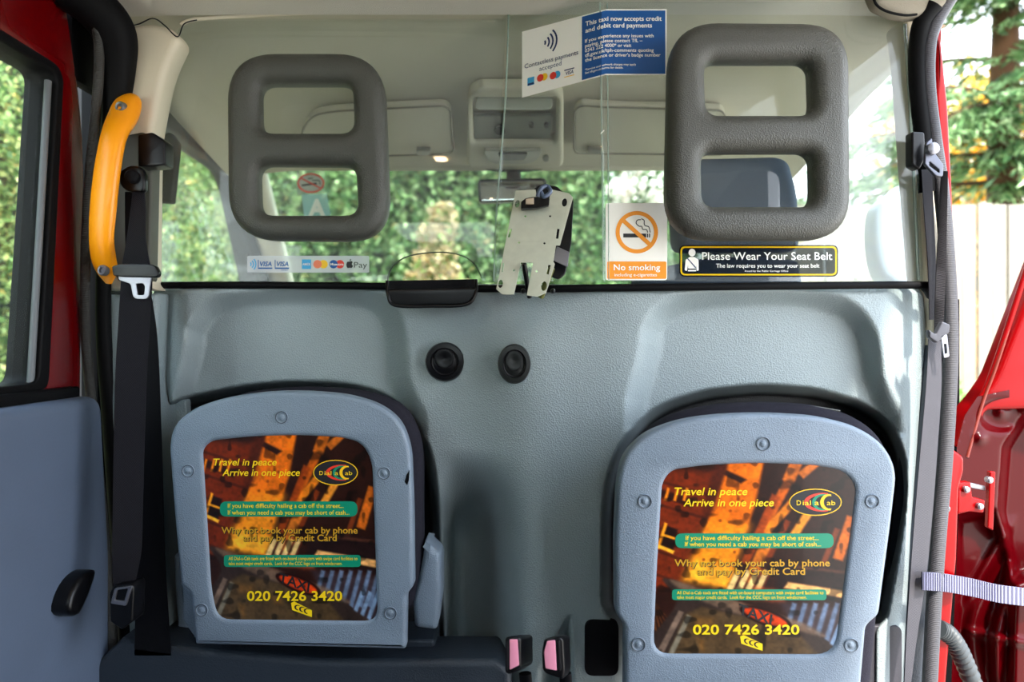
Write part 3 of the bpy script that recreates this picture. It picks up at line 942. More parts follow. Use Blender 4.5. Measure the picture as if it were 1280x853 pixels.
# buckles
for i, (x0, y0, x1, y1, lean, lab) in enumerate(((631, 797, 650, 842, -1, 'black seat belt buckle with pink button, further from the rubber pad'),
                                            (679, 798, 702, 842, 1, 'black seat belt buckle with pink button, right beside the rubber pad'))):
    Yk = 0.93
    b = empty('seat_belt_buckle', P((x0 + x1) / 2, 880, Yk + .05), lab, 'buckle', 'seat belt buckles')
    sk = (0.014, 0.06) if lean < 0 else (0.006, 0.06)
    # body runs back and down
    s = Yk / F
    def placek(u, v, d, x0=x0, lean=lean):
        return Vector((u + d * (0.30 if lean < 0 else 0.22), Yk + d * .95, CZ + v - d * 0.35))
    cv = lambda pts: [((x - 640) * s, (426.5 - y) * s) for x, y in pts]
    if lean < 0: o_ = [(631, 799), (634, 797), (648, 797), (651, 800), (651, 835), (636, 844), (631, 841)]
    else: o_ = [(680, 799), (700, 797), (704, 800), (706, 838), (704, 850), (683, 843), (678, 838), (677, 815)]
    plate_raw('buckle_body', cv(roundpoly(o_, 4)), [], 0.062, 0.003, placek, M['black'], b)
    if lean < 0: p_ = [(637, 800), (647, 800), (649, 832), (637, 838)]
    else: p_ = [(684, 802), (694, 801), (696, 839), (682, 836), (680, 816)]
    plate('release_button', roundpoly(p_, 1.5), [], Yk - 0.0015, 0.006, 0.0006, M['pink'], b)
    plate('slot', roundpoly([(633, 803), (636, 801), (636, 837), (633, 839)] if lean < 0 else [(697, 802), (700, 801), (702, 838), (699, 840)], 1), [], Yk - 0.0004, 0.002, 0.0003, M['blackink'], b)
    tube('stalk', [P((x0 + x1) / 2 + 16, 842, Yk + .05), P((x0 + x1) / 2 + 20, 900, Yk + .07), P((x0 + x1) / 2 + 20, 960, Yk + .10)], 0.009, M['black'], b, flat=.5)

# ------------------------------------------------------------------ perspex screens
YL, YR = 1.19, 1.092
def ymid(px):
    """centre pane slopes back from the right pane to the left pane"""
    t = (752 - px) / (752 - 622)
    return YR + (YL - YR) * min(max(t, 0), 1)
scr = empty('clear_screen', P(410, 352, YL), 'clear perspex pane behind the headrest on the payment strip side', 'screen')
arch = catmull([(485, 352), (486, 343), (494, 330), (512, 320), (545, 315.5), (572, 318), (590, 327), (600, 342), (603, 352)], 4, closed=False)
paneL = catmull([(188, 352), (187, 250), (190, 165), (200, 105), (212, 60), (224, 36)], 4, closed=False) + [(240, 24), (440, 12), (633, 6), (632, 40), (626, 150), (619, 270), (614, 352)] + arch[::-1]
plate('pane', paneL, [], YL, 0.005, 0.0006, M['perspex'], scr, edge_m=M['perspex_edge'])
tube('edge_rim', [P(x, y, YL - 0.001) for x, y in arch[::3]], 0.0012, mat('smoked_edge', rgb(70, 80, 70), .3), scr, seg=6, smooth_n=2)
scm = empty('clear_screen', P(690, 352, 1.14), 'narrow clear perspex pane set at an angle behind the metal bracket', 'screen')
def sm(px, py):
    Y = ymid(px); return P(px, py, Y), Vector((0.55, 0.83, 0))
surf_plate('pane', [(636, 2), (752, 2), (755, 352), (617, 352), (624, 250), (632, 100)], [], sm, 1.14 / F, 0.005, 0.0006, M['perspex'], scm, edge_m=M['perspex_edge'])
for x0_, x1_ in ((636, 617), ):
    tube('edge_rim', [P(x0_, 4, YL - .012), P(x0_ - 4, 120, YL - .012), P(x1_ + 4, 260, YL - .012), P(x1_, 352, YL - .012)], 0.0018, M['perspex_edge'], scm, seg=6)
scr2 = empty('clear_screen', P(950, 352, YR), 'clear perspex pane behind the headrest on the no smoking sign side', 'screen')
plate('pane', roundpoly([(750, 2), (1100, 2), (1128, 18), (1134, 30), (1148, 200), (1154, 352), (755, 352)], [0, 10, 10, 10, 60, 2, 2]), [], YR, 0.005, 0.0006, M['perspex'], scr2, edge_m=M['perspex_edge'])
for a, b in ((750, 754), (759, 761)):
    tube('edge_rim', [P(a, 4, YR - 0.001), P(b, 350, YR - .001)], 0.0011, M['perspex_edge'], scr2, seg=6)
tube('edge_rim', [P(1131, 30, YR - 0.001), P(1140, 180, YR - .001), P(1148, 350, YR - .001)], 0.0024, M['perspex_edge'], scr2, seg=6)
box('chip', P(753, 165, YR - .003), (0.008, 0.001, 0.0015), M['white'], scr2, rot=Matrix.Rotation(-.8, 3, 'Y'))

# ------------------------------------------------------------------ headrests
for (name_, o_, h_, Yh, lab) in (('l', [(279, 62), (477, 62), (486, 300), (281, 298)], [[(320, 100), (438, 100), (440, 163), (321, 163)], [(318, 203), (442, 204), (445, 267), (320, 267)]], 1.125, 'grey moulded two-hole headrest above the payment card strip'),
                                 ('r', [(840, 22), (1067, 24), (1069, 298), (834, 298)], [[(884, 71), (1019, 71), (1021, 140), (886, 140)], [(880, 186), (1021, 186), (1022, 256), (881, 256)]], 1.015, 'grey moulded two-hole headrest above the seat belt notice')):
    hd = empty('headrest', P((o_[0][0] + o_[1][0]) / 2, o_[2][1], Yh + .03), lab, 'headrest')
    oo = roundpoly(o_, [62, 60, 58, 62], 10)
    ob = plate('headrest_pad', oo, [roundpoly(h, 17, 6) for h in h_], Yh, 0.052, 0.0215, M['foam'], hd, bres=7, sharp=60)

# ------------------------------------------------------------------ stickers
# contactless sign, wraps the bend between two panes
def warpc(x, y): return (x, y + (0.27 * (757 - x) if x < 757 else 0))
def sc_(px, py):
    Y = ymid(px) if px < 752 else YR
    return P(px, py, Y - 0.0045), (Vector((0.55, 0.83, 0)) if px < 752 else Vector((0, 1, 0)))
def dense(pts, n=6):
    out = []
    for i in range(len(pts)):
        a, b = pts[i], pts[(i + 1) % len(pts)]
        for k in range(n): out.append((a[0] + (b[0] - a[0]) * k / n, a[1] + (b[1] - a[1]) * k / n))
    return out
def strip_poly(pr, x0, x1, y0, y1, m, lift, n=10):
    a = [(x0 + (x1 - x0) * k / n, y0) for k in range(n + 1)]; b = [(x, y1) for x, _ in a]
    pr.ring(a, b, m, lift, closed=False)
st = empty('payment_sticker', P(740, 60, YR), 'white and blue contactless payments sticker bent across two panes', 'sticker')
pr = Print(sc_, warpc)
strip_poly(pr, 652.5, 757, 11.5, 94, M['white'], 0.0, 8); strip_poly(pr, 757, 833.5, 11.5, 94, M['white'], 0.0, 2)
pr.build('backing', st)
pr = Print(sc_, warpc)
strip_poly(pr, 727.5, 757, 13.2, 92.3, M['blue'], 0.0003, 6); strip_poly(pr, 757, 831.6, 13.2, 92.3, M['blue'], 0.0003, 2)
pr.part()
for r_, t0, t1 in ((4, -38, 38), (9, -40, 40), (14, -42, 42), (19, -44, 44)):
    pr.ring(ell(678, 33, r_ * .95 + 1.0, r_ * 1.0 + 1, 12, t0, t1), ell(678, 33, r_ * .95 - 1.0, r_ * 1.0 - 1, 12, t0, t1), M['ink'], 0.0004, closed=False)
pr.part(); pr.poly(rrect(659.5, 71.5, 668, 81.5, .5), M['cyan']); pr.poly([(660, 78.5), (667.5, 78.5), (667.5, 81), (660, 81)], M['ink'], .0005)
pr.part(); pr.poly(ell(675.5, 75.5, 4.2, 4.6, 16), M['redink'], .0005); pr.poly(ell(680.5, 75.5, 4.2, 4.6, 16), M['yellowink'], .0004)
pr.part(); pr.poly(ell(691.5, 77, 4.2, 4.6, 16), M['redink'], .0005); pr.poly(ell(696.5, 77, 4.2, 4.6, 16), M['cyan'], .0004)
pr.part(); pr.stroke([(705.5, 74.5), (718, 74.5)], 1.3, M['ink']); pr.stroke([(705.5, 83), (718, 83)], .9, M['yellowink'])
pr.build('logos', st)
pr = Print(sc_, warpc)
pr.text('VISA', 707.5, 717, 80.8, 4.4, M['ink'], .02, .2)
pr.text('Contactless payments', 656, 723, 58.8, 5.6, M['ink'])
pr.text('accepted', 674.5, 702, 66.8, 5.6, M['ink'])
for s, a, b, c, h in (('This taxi now accepts credit', 732, 827, 26.2, 5.6), ('and debit card payments', 732, 815, 34.6, 5.6)):
    pr.text(s, a, b, c, h, M['white'], .018)
for s, a, b, c in (('If you experience any issues with', 731.5, 817, 47), ('paying, please contact TfL \u2013', 731.5, 803, 53), ('0343 222 4000* or visit', 731.5, 789, 59),
                   ('tfl.gov.uk/tph-comments quoting', 731.5, 817, 65), ("the licence or driver's badge number", 731.5, 825.5, 71)):
    pr.text(s, a, b, c, 4.3, M['white'], .014)
pr.text('*Service and network charges may apply', 731.5, 795, 82, 2.6, M['white'], .01)
pr.text('See tfl.gov.uk/terms for details.', 731.5, 779, 86, 2.6, M['white'], .01)
pr.build('lettering', st)

# no smoking sign
ns = empty('no_smoking_sign', P(796, 350, YR), 'white and orange no smoking sign on the pane beside the seat belt notice', 'sign')
fy = flat(YR - 0.0012)
plate('backing', rrect(757, 254, 834, 350.5, 3), [], YR - 0.0012, 0.001, 0.0001, M['white'], ns)
pr = Print(fy)
pr.poly(rrect(759, 327, 833, 348.8, 1.5), M['orangeink'])
pr.ring(ell(796, 290.5, 26.5, n=48), ell(796, 290.5, 21.5, n=48), M['orangeink'])
pr.poly([(779, 292.2), (807.6, 292.2), (807.6, 297), (779, 297)], M['blackink'], .0005)
pr.poly([(808.6, 292.2), (810, 292.2), (810, 297), (808.6, 297)], M['blackink'], .0005); pr.poly([(811.2, 292.2), (812.6, 292.2), (812.6, 297), (811.2, 297)], M['blackink'], .0005)
pr.stroke([(777.5, 274.5), (814, 307.5)], 5.2, M['orangeink'], .0007)
pr.stroke(catmull([(801, 274.8), (796.5, 275.5), (795.2, 279.5), (799, 283), (802, 283.2), (803.5, 287), (808, 287.2), (809.6, 291)], 4, False), 1.1, M['blackink'], .0005)
pr.stroke(catmull([(801.5, 273.6), (805, 275.6), (805.2, 280), (806.5, 282.4), (811, 284), (812.6, 291)], 4, False), 1.1, M['blackink'], .0005)
pr.build('emblem', ns)
pr = Print(fy)
pr.text('No smoking', 767, 825, 338, 7.4, M['white'], .012); pr.text('including e-cigarettes', 768, 821, 345.6, 4, M['white'], .008)
pr.build('lettering', ns)

# seat belt notice (translucent film)
sbn = empty('seat_belt_notice', P(948, 346, YR), 'dark blue and yellow seat belt notice below the bigger headrest', 'sign')
pr = Print(fy)
o1, o2, o3 = rrect(849, 306.5, 1047.5, 346, 6), rrect(850.6, 308, 1046, 344.5, 5), rrect(852.6, 310, 1044, 342.5, 4)
pr.ring(o1, o2, M['blackfilm'], 0.0); pr.ring(o2, o3, M['yellowfilm'], 0.0); pr.poly(o3, M['navyfilm'], 0.0)
pr.build('backing', sbn)
pr = Print(fy)
W = M['white']
pr.poly(ell(865, 316, 4.4, 4.8, 18), W)
pr.poly(roundpoly([(857, 325), (862, 321.5), (868, 321.5), (873, 325), (873.4, 338), (870.8, 339), (870, 331), (870, 336), (860, 336), (860, 331), (858.6, 339), (855.8, 338)], 1), W)
pr.poly([(860, 337.6), (870, 337.6), (870, 339.4), (860, 339.4)], W)
pr.stroke([(859, 323), (869.6, 335)], 1.4, M['ink'], .0007)
pr.build('emblem', sbn)
pr = Print(fy)
pr.text('Please Wear Your Seat Belt', 877.5, 1040, 325, 9.6, W, .004)
pr.text('The law requires you to wear your seat belt', 895, 1024, 334.8, 5.0, W, .006)
pr.text('Issued by the Public Carriage Office', 931, 985, 340, 2.2, W, .0)
pr.build('lettering', sbn)

# payment strip on the left pane
ps = empty('payment_card_strip', P(386, 341, YL), 'white strip of payment card logos on the pane below the smaller headrest', 'sticker')
fl = flat(YL - 0.0012)
pr = Print(fl); pr.poly(rrect(309, 320, 461.5, 341, 1.5), M['whitefilm'], 0.0); pr.build('backing', ps)
pr = Print(fl)
for k, r_ in enumerate((3, 6, 9)):
    pr.ring(ell(311, 330.5, r_ + .7, r_ + .9, 10, -45, 45), ell(311, 330.5, r_ - .7, r_ - .7, 10, -45, 45), M['cyan'], .0005, closed=False)
for a in (322.5, 343.5):
    pr.part(); pr.poly([(a, 325), (a + 1, 325), (a + 1, 334.5), (a, 334.5)], M['blue']); pr.poly([(a, 334.6), (a + 18, 334.6), (a + 18, 336.4), (a, 336.4)], M['blue'])
pr.part(); pr.poly([(377.5, 324.5), (389, 324.5), (389, 336.5), (377.5, 336.5)], M['cyan'])
pr.part(); pr.poly(ell(397, 330.5, 5.3, 5.3, 20), M['pinkyorange'], .0005); pr.poly(ell(404.5, 330.5, 5.3, 5.3, 20), M['yellowink'], .0004)
pr.part(); pr.poly(ell(417, 330.5, 5.3, 5.3, 20), M['blue'], .0005); pr.poly(ell(425, 330.5, 5.3, 5.3, 20), M['redink'], .0004)
pr.part(); pr.poly(catmull([(437, 327.2), (439.6, 326.6), (440.8, 328.2), (439.8, 330.4), (441.2, 332.6), (439.6, 335.2), (437, 334.8), (434.4, 335.2), (433, 331.5), (434.2, 327.6)], 3), M['blackink'], .0005)
pr.poly(ell(438, 325.3, .7, 1.5, 8, rot=.5), M['blackink'], .0005)
pr.build('logos', ps)
pr = Print(fl)
pr.text('VISA', 325, 340, 333, 5.8, M['blue'], .02, .2); pr.text('VISA', 346, 361, 333, 5.8, M['blue'], .02, .2)
pr.text('Pay', 442.6, 459, 334.8, 7.2, M['blackink'], -.004); pr.text('Maestro', 413, 429.5, 332, 3, M['white'], .01)
pr.text('DEBIT', 352, 361, 338.6, 1.8, M['blue'], .0); pr.text('AMEX', 378.5, 388.2, 332, 3, M['white'], .01)
pr.build('lettering', ps)

# ------------------------------------------------------------------ card terminal bracket
br = empty('terminal_bracket', P(660, 368, 1.06), 'bare metal card terminal bracket standing on the partition ledge', 'bracket')
lean_b = lambda u, v: 0.35 * (v - 0.05)
o_ = [(645, 226), (671.5, 224.5), (673, 240), (689.5, 240), (691, 224), (716, 230), (721, 236), (702, 303), (697, 303), (693, 325), (695, 328), (683, 366), (672, 371), (658.5, 369), (667, 326), (651.5, 326), (642.5, 368), (628, 368), (620, 361)]
holes = [ell(647, 245, 3, 5.4, 14, rot=.15), ell(709.5, 243, 3.4, 6, 14, rot=.15), ell(625.5, 354, 3, 5.4, 14, rot=.1), ell(680.5, 357, 3.6, 6.2, 14, rot=.15),
         [(637, 280), (640, 280), (637, 292), (634.5, 292)], [(699, 280), (702, 280.5), (700, 294), (697, 293.5)], [(628, 326), (630.5, 326), (628.5, 339), (626.5, 339)], [(686.5, 329), (689.5, 329.5), (686.5, 342), (684, 341)]]
for x, y in ((657.5, 262.5), (690, 262.5), (649, 299), (682, 300), (642.5, 336.5), (671.5, 337.5)): holes.append(ell(x, y, 1.5, 1.5, 8))
plate('bracket_plate', o_, holes, 1.03, 0.0025, 0.0004, M['zinc'], br, lean=lean_b)
plate('back_plate', roundpoly([(668, 224), (676, 218), (700, 219), (708, 228), (722, 238), (717, 300), (708, 342), (700, 348), (690, 344), (676, 300)], 4), [], 1.052, 0.014, 0.002, M['black'], br, lean=lean_b)
plate('side_tab', roundpoly([(698, 304), (714, 312), (711, 332), (693, 323)], 1.5), [], 1.034, 0.003, 0.0005, M['steel'], br, lean=lean_b)
plate('plug', roundpoly([(652, 242), (658, 237), (668, 235), (690, 236), (689, 247), (674, 251), (652, 252)], 1.5), [], 1.012, 0.016, 0.0012, M['black'], br, lean=lean_b)
plate('plug_cover', roundpoly([(658, 238), (669, 236), (669, 245), (658, 245)], 1), [], 1.004, 0.010, 0.001, mat('tan_plastic', rgb(176, 160, 138), .5), br, lean=lean_b)
tube('cable', [P(672, 246, 1.0), P(676, 236, 1.0), P(684, 233, 1.005), P(688, 240, 1.0), P(680, 246, .998), P(676, 240, 1.0)], 0.0032, mat('blue_grey_cable', rgb(70, 84, 108), .4), br, seg=8)
for x, y, px in ((659, 326, 0), (667, 326, 1)):
    pass
tube('support_strut', [P(655, 330, 1.045), P(662, 372, 1.075)], 0.004, M['black'], br, seg=8)
tube('support_strut', [P(690, 335, 1.06), P(676, 372, 1.08)], 0.005, mat('olive_strut', rgb(120, 124, 70), .4, metal=.6), br, seg=8)
for x, y in ((654, 364), (691, 364)):
    lathe('bolt', [(0.004, .004), (0.004, -.003), (0.003, -.006), (.001, -.007)], P(x, y, 1.06), (0, 1, 0), M['black'], br, seg=12)

# ------------------------------------------------------------------ orange grab handle
gh = empty('grab_handle', P(140, 340, 1.10), 'bright orange vertical grab handle on the cream pillar', 'handle')
Yg = 1.085
tube('grip', [P(160, 119, Yg + .030), P(160, 128, Yg + .022), P(153, 148, Yg + .006), P(142, 172, Yg - .018), P(134, 215, Yg - .026), P(129, 262, Yg - .026), P(127, 296, Yg - .020), P(129, 320, Yg - .004), P(133, 338, Yg + .012), P(136, 354, Yg + .022)],
     [0.004, 0.022, 0.0255, 0.0215, 0.0215, 0.0215, 0.0205, 0.0215, 0.0195, 0.006], M['orange'], gh, seg=20, flat=.62, flat_axis=(0, 1, 0))
for x, y, d in ((151, 134, -.004), (129, 338, -.008)):
    c = P(x, y, Yg + d)
    lathe('screw', [(0.0088, 0.004), (0.0088, -0.002), (0.0074, -0.0038), (0.0046, -0.0034), (0.0040, 0.0), (0.0008, 0.0)], c, (0.25, 1, 0), M['steel'], gh, seg=18)

# cream pillar trim (left)
pil = plate('trim_9', roundpoly([(132, 20), (139, 33), (189, 27), (214, 34), (224, 48), (206, 85), (196, 130), (188, 175), (186, 350), (192, 362), (128, 362), (126, 250), (136, 120)], [4, 8, 20, 14, 8, 30, 20, 20, 8, 0, 0, 20, 20], 6), [], 1.135, 0.05, 0.012, M['cream'])
tag(pil, 'cream plastic pillar trim behind the orange grab handle', kind='structure')
tag(plate('trim_10', roundpoly([(141, 172), (180, 164), (190, 178), (186, 352), (146, 352), (140, 300)], 6), [], 1.128, 0.03, 0.004, mat('grey_pillar_insert', rgb(78, 78, 70), .6)), 'recessed grey pillar insert', kind='structure')
tag(plate('trim_11', roundpoly([(125, 368), (196, 366), (190, 480), (200, 560), (204, 800), (150, 800), (136, 560), (119, 452)], [6, 4, 6, 6, 4, 4, 30, 20]), [], 1.145, 0.08, 0.014, M['pillar_grey']), 'grey lower pillar trim behind the hanging belt', kind='structure')
# black bracket and belt mount behind the pane edge
mb = empty('belt_height_mount', P(178, 225, 1.11), 'black plastic belt mount on the cream pillar by the pane edge', 'mount')
plate('mount_body', roundpoly([(172, 168), (190, 165), (206, 176), (206, 206), (190, 208), (172, 208)], 3), [], 1.100, 0.03, 0.003, M['black'], mb)

# ------------------------------------------------------------------ left seat belt
lb = empty('seat_belt', P(152, 790, 1.03), 'black seat belt hanging beside the orange grab handle with steel tongue', 'seat belt')
ribbon('webbing', [(166, 180, 236, 1.085, 1.09), (163, 182, 262, 1.075, 1.08), (158, 182, 300, 1.06, 1.065), (152, 188, 334, 1.045, 1.05), (151, 190, 352, 1.045, 1.05), (148, 187, 400, 1.045, 1.055), (144, 183, 470, 1.04, 1.055), (142, 180, 560, 1.035, 1.05),
                   (141, 178, 640, 1.03, 1.045), (140, 176, 690, 1.025, 1.035), (141, 170, 722, 1.02, 1.025), (143, 166, 745, 1.02, 1.02)], 0.0016, M['web'], lb)
ribbon('webbing', [(156, 176, 240, 1.10, 1.10), (158, 182, 330, 1.10, 1.10), (172, 196, 420, 1.10, 1.10), (172, 202, 560, 1.10, 1.10), (170, 206, 700, 1.10, 1.10), (168, 214, 820, 1.10, 1.10)], 0.0016, M['black_matte'], lb)
plate('guide_loop', roundpoly([(148, 214), (160, 206), (176, 208), (181, 222), (180, 240), (160, 240), (149, 232)], 6), [], 1.082, 0.014, 0.004, M['black'], lb)
lathe('bolt_cap', [(0.011, 0.004), (0.011, -0.003), (0.008, -0.006), (.001, -0.007)], P(165, 221, 1.079), (0, 1, 0), M['black_matte'], lb)
plate('tongue_grip', roundpoly([(139, 333), (150, 330), (186, 330), (194, 332), (199, 342), (196, 347), (152, 346), (141, 345)], 3), [], 1.036, 0.010, 0.002, M['black'], lb)
plate('tongue', roundpoly([(148, 344), (190, 344), (188, 352), (186, 370), (183, 374), (170, 374), (166, 371), (163, 355), (148, 350)], [2, 2, 2, 3, 3, 3, 3, 3, 2]), [roundpoly([(170, 355), (178, 354), (181, 358), (180, 369), (172, 369)], 2)], 1.042, 0.003, 0.0006, M['steel'], lb)
plate('anchor_buckle', roundpoly([(136, 742), (142, 733), (164, 731), (167, 736), (165, 778), (152, 788), (137, 778)], 3), [], 1.005, 0.035, 0.003, M['black'], lb)
plate('anchor_clip', roundpoly([(143, 736), (165, 733), (157, 758), (138, 755)], 2), [roundpoly([(146, 738), (160, 736), (155, 752), (143, 751)], 1.5)], 1.0015, 0.004, 0.0008, M['steel'], lb)

# ------------------------------------------------------------------ left door (closed)
XD = -0.70
def QL(px, py, X=XD):
    Y = X * F / (px - 640.0)
    return Y, CZ - (py - 426.5) / F * Y
def cvL(pts, X=XD): return [QL(x, y, X) for x, y in pts]
dl = empty('door_1', (XD, 0.6, 0.1), 'closed red and grey left door', kind='structure')
zt = CZ + 0.405; zb = CZ - 0.066
# body panel in (Y, z): real door outline
dzr = CZ + 0.56
win_in = roundpoly([(0.24, zb), (1.004, zb + 0.004), (1.046, zt + .004), (0.30, zt + 0.006)], [0.05, 0.02, 0.02, 0.05])
frame_out = roundpoly([(0.13, zb - 0.06), (1.112, zb - 0.06), (1.124, zt - 0.06), (1.07, dzr), (0.13, dzr)], [0.02, 0.01, 0.10, 0.03, 0.03], 8)
win_seal = roundpoly([(0.22, zb - 0.01), (1.024, zb - 0.004), (1.060, zt + .016), (0.28, zt + 0.022)], [0.05, 0.02, 0.03, 0.05])
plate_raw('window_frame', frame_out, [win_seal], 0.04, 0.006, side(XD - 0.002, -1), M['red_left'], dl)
plate_raw('glazing_seal', roundpoly([(0.215, zb - 0.014), (1.028, zb - 0.008), (1.064, zt + .020), (0.275, zt + 0.026)], [0.05, 0.02, 0.03, 0.05]), [win_in], 0.052, 0.004, side(XD + 0.004, -1), M['rubber'], dl)
tube('glass_channel', [(XD - .004, *q) for q in [(0.998, zb + .004), (1.016, CZ + .15), (1.036, zt - .01)]], 0.005, mat('grey_channel', rgb(96, 100, 104), .5), dl, seg=8)
plate_raw('pane', win_in, [], 0.005, 0.0005, side(XD - 0.018, -1), M['glass_clear'], dl)
plate_raw('trim_panel', roundpoly([(0.13, 0.06), (1.185, 0.06), (1.145, 0.5), (1.114, zb - 0.022), (0.13, zb - 0.030)], [0.02, 0.02, 0.1, 0.03, 0.02], 8), [], 0.06, 0.018, side(XD + 0.035, -1), M['door_trim'], dl, bres=5)
plate_raw('sill_strip', roundpoly([(0.16, zb - 0.035), (1.09, zb - 0.030), (1.09, zb - 0.006), (0.16, zb - 0.008)], 0.004), [], 0.035, 0.005, side(XD + 0.012, -1), M['rubber'], dl)
# inner latch poking out near the edge
lt = plate_raw('door_latch', catmull([(0.985, 0.560), (1.01, 0.545), (1.040, 0.575), (1.050, 0.598), (1.02, 0.600), (0.995, 0.585)], 3), [], 0.035, 0.008, side(XD + 0.062, -1), M['black'], dl)
# left door seal
sealL = [P(50, -30, 1.02), P(92, -4, 1.05), P(118, 28, 1.075), P(124, 70, 1.09), P(120, 140, 1.095), P(112, 220, 1.10), P(107, 320, 1.10), P(107, 420, 1.11), P(116, 520, 1.125), P(128, 640, 1.13), P(138, 760, 1.13), P(146, 900, 1.13)]
tag(tube('trim_12', [p + Vector((0.012, 0.030, 0)) for p in sealL], [.030, .034, .034, .028, .020, .014, .012, .012, .014, .018, .018, .018], M['rubber'], seg=12), 'black rubber seal around the left door', kind='structure')
tag(tube('trim_13', sealL, 0.0075, mat('ribbed_dark_seal', rgb(62, 62, 60), .6, bump=('ribs', 160, .5)), seg=10), 'ribbed grey piping beside the left door seal', kind='structure')
tag(box('trim_27', (-0.712, 1.15, CZ + .505), (.02, .12, .17), M['rubber'], bevel=.006), 'black door surround at the roof corner', kind='structure')
tag(box('trim_14', (-0.728, 1.225, 0.8), (0.03, 0.10, 1.5), M['rubber'], bevel=.006), 'black pillar core behind the left seal', kind='structure')

# header bead and roof fabric piece
bead = [P(226, 31, 1.165), P(245, 24, 1.165), P(320, 19, 1.16), P(420, 14, 1.15), P(540, 8, 1.14), P(660, 3, 1.12), P(760, -8, 1.10), P(900, -14, 1.09), P(1040, -6, 1.09)]
tag(tube('trim_15', bead, 0.0036, M['cream'], seg=8), 'cream bead between headliner and screen', kind='structure')
tag(tube('trim_16', [P(95, -20, 1.12), P(128, 14, 1.125), P(139, 32, 1.13), P(170, 31, 1.13), P(191, 23, 1.13), P(206, 32, 1.132), P(222, 46, 1.135), P(230, 30, 1.14), P(246, 25, 1.15)], 0.0011, M['black'], seg=8), 'dark joint around the cream pillar trim', kind='structure')
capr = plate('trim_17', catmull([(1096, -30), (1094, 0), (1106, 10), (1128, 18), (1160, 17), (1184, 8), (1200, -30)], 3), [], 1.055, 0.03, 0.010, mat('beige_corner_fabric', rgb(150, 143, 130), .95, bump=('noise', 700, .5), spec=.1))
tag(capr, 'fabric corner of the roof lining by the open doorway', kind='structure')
tag(tube('trim_18', [P(1090, -10, 1.05), P(1095, 5, 1.05), P(1108, 14, 1.05), P(1130, 19, 1.05), P(1146, 18, 1.05)], 0.002, M['rubber'], seg=8), 'dark joint under the fabric roof corner', kind='structure')

# ------------------------------------------------------------------ right pillar, seals, belt
tag(plate('trim_19', roundpoly([(1130, 20), (1146, 14), (1178, 12), (1166, 40), (1163, 120), (1172, 200), (1182, 300), (1186, 440), (1164, 440), (1166, 400), (1157, 340), (1146, 200), (1136, 60)], 8), [], 1.125, 0.06, 0.006, M['cream']), 'cream pillar trim at the open doorway', kind='structure')
tag(plate('trim_28', roundpoly([(1164, 430), (1186, 430), (1180, 600), (1170, 760), (1160, 900), (1122, 900), (1136, 700), (1150, 560)], 4), [], 1.125, 0.06, 0.006, M['plinth']), 'dark lower pillar trim at the open doorway', kind='structure')
tag(tube('trim_20', [P(1168, 6, 1.06), P(1153, 28, 1.07), P(1148, 60, 1.08), P(1148, 110, 1.085), P(1154, 170, 1.09), P(1160, 240, 1.10)], 0.014, M['rubber'], seg=10), 'black rubber lip around the doorway corner', kind='structure')
sealR = [P(1205, -30, 1.06), P(1183, 2, 1.065), P(1166, 34, 1.07), P(1160, 64, 1.075), P(1160, 110, 1.08), P(1167, 170, 1.085), P(1177, 240, 1.09), P(1184, 320, 1.095), P(1188, 400, 1.10), P(1187, 480, 1.10), P(1181, 580, 1.095), P(1174, 660, 1.09), P(1167, 760, 1.085), P(1160, 900, 1.08)]
tag(tube('trim_21', sealR, 0.011, M['seal'], seg=12), 'ribbed grey rubber seal around the open doorway', kind='structure')
tag(tube('trim_22', [p + Vector((0.012, 0.012, 0)) for p in sealR], 0.006, mat('pale_seal_lip', rgb(84, 83, 85), .5), seg=10), 'pale lip of the doorway seal', kind='structure')
# red body edge
tag(plate('wall_right_pillar', roundpoly([(1172, 30), (1178, 52), (1186, 130), (1191, 230), (1195, 330), (1195, 470), (1190, 560), (1206, 572), (1206, 590), (1200, 610), (1197, 700), (1190, 780), (1180, 900), (1164, 900), (1176, 700), (1184, 480), (1182, 300), (1170, 120)], 5), [], 1.118, 0.08, 0.006, M['red']), 'red painted door pillar', kind='structure')

rb = empty('seat_belt', P(1150, 860, 1.06), 'seat belt on the pillar of the open doorway, with a grey tongue', 'seat belt')
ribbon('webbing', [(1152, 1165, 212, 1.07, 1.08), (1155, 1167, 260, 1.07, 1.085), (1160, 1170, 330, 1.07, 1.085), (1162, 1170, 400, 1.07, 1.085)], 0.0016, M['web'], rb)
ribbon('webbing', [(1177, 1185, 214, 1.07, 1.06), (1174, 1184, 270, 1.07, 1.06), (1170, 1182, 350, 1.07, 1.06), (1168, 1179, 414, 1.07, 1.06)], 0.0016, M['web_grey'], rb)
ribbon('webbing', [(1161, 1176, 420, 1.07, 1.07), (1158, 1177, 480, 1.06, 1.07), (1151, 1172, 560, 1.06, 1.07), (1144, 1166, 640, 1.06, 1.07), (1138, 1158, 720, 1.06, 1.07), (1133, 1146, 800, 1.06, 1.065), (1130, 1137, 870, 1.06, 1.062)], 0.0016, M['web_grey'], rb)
plate('guide_body', roundpoly([(1140, 164), (1156, 165), (1158, 196), (1150, 212), (1140, 206)], 3), [], 1.06, 0.02, 0.003, M['black'], rb)
plate('guide_plate', roundpoly([(1158, 178), (1165, 172), (1168, 190), (1180, 206), (1179, 221), (1170, 220), (1156, 205)], 2.5), [roundpoly([(1162, 202), (1174, 212), (1174, 216), (1162, 207)], 1)], 1.045, 0.006, 0.0015, mat('grey_guide_metal', rgb(92, 94, 104), .35, metal=.6), rb)
lathe('bolt', [(0.009, .006), (0.009, -.003), (0.006, -.005), (.001, -.006)], P(1166, 186, 1.04), (0, 1, 0), M['steel'], rb, seg=16)
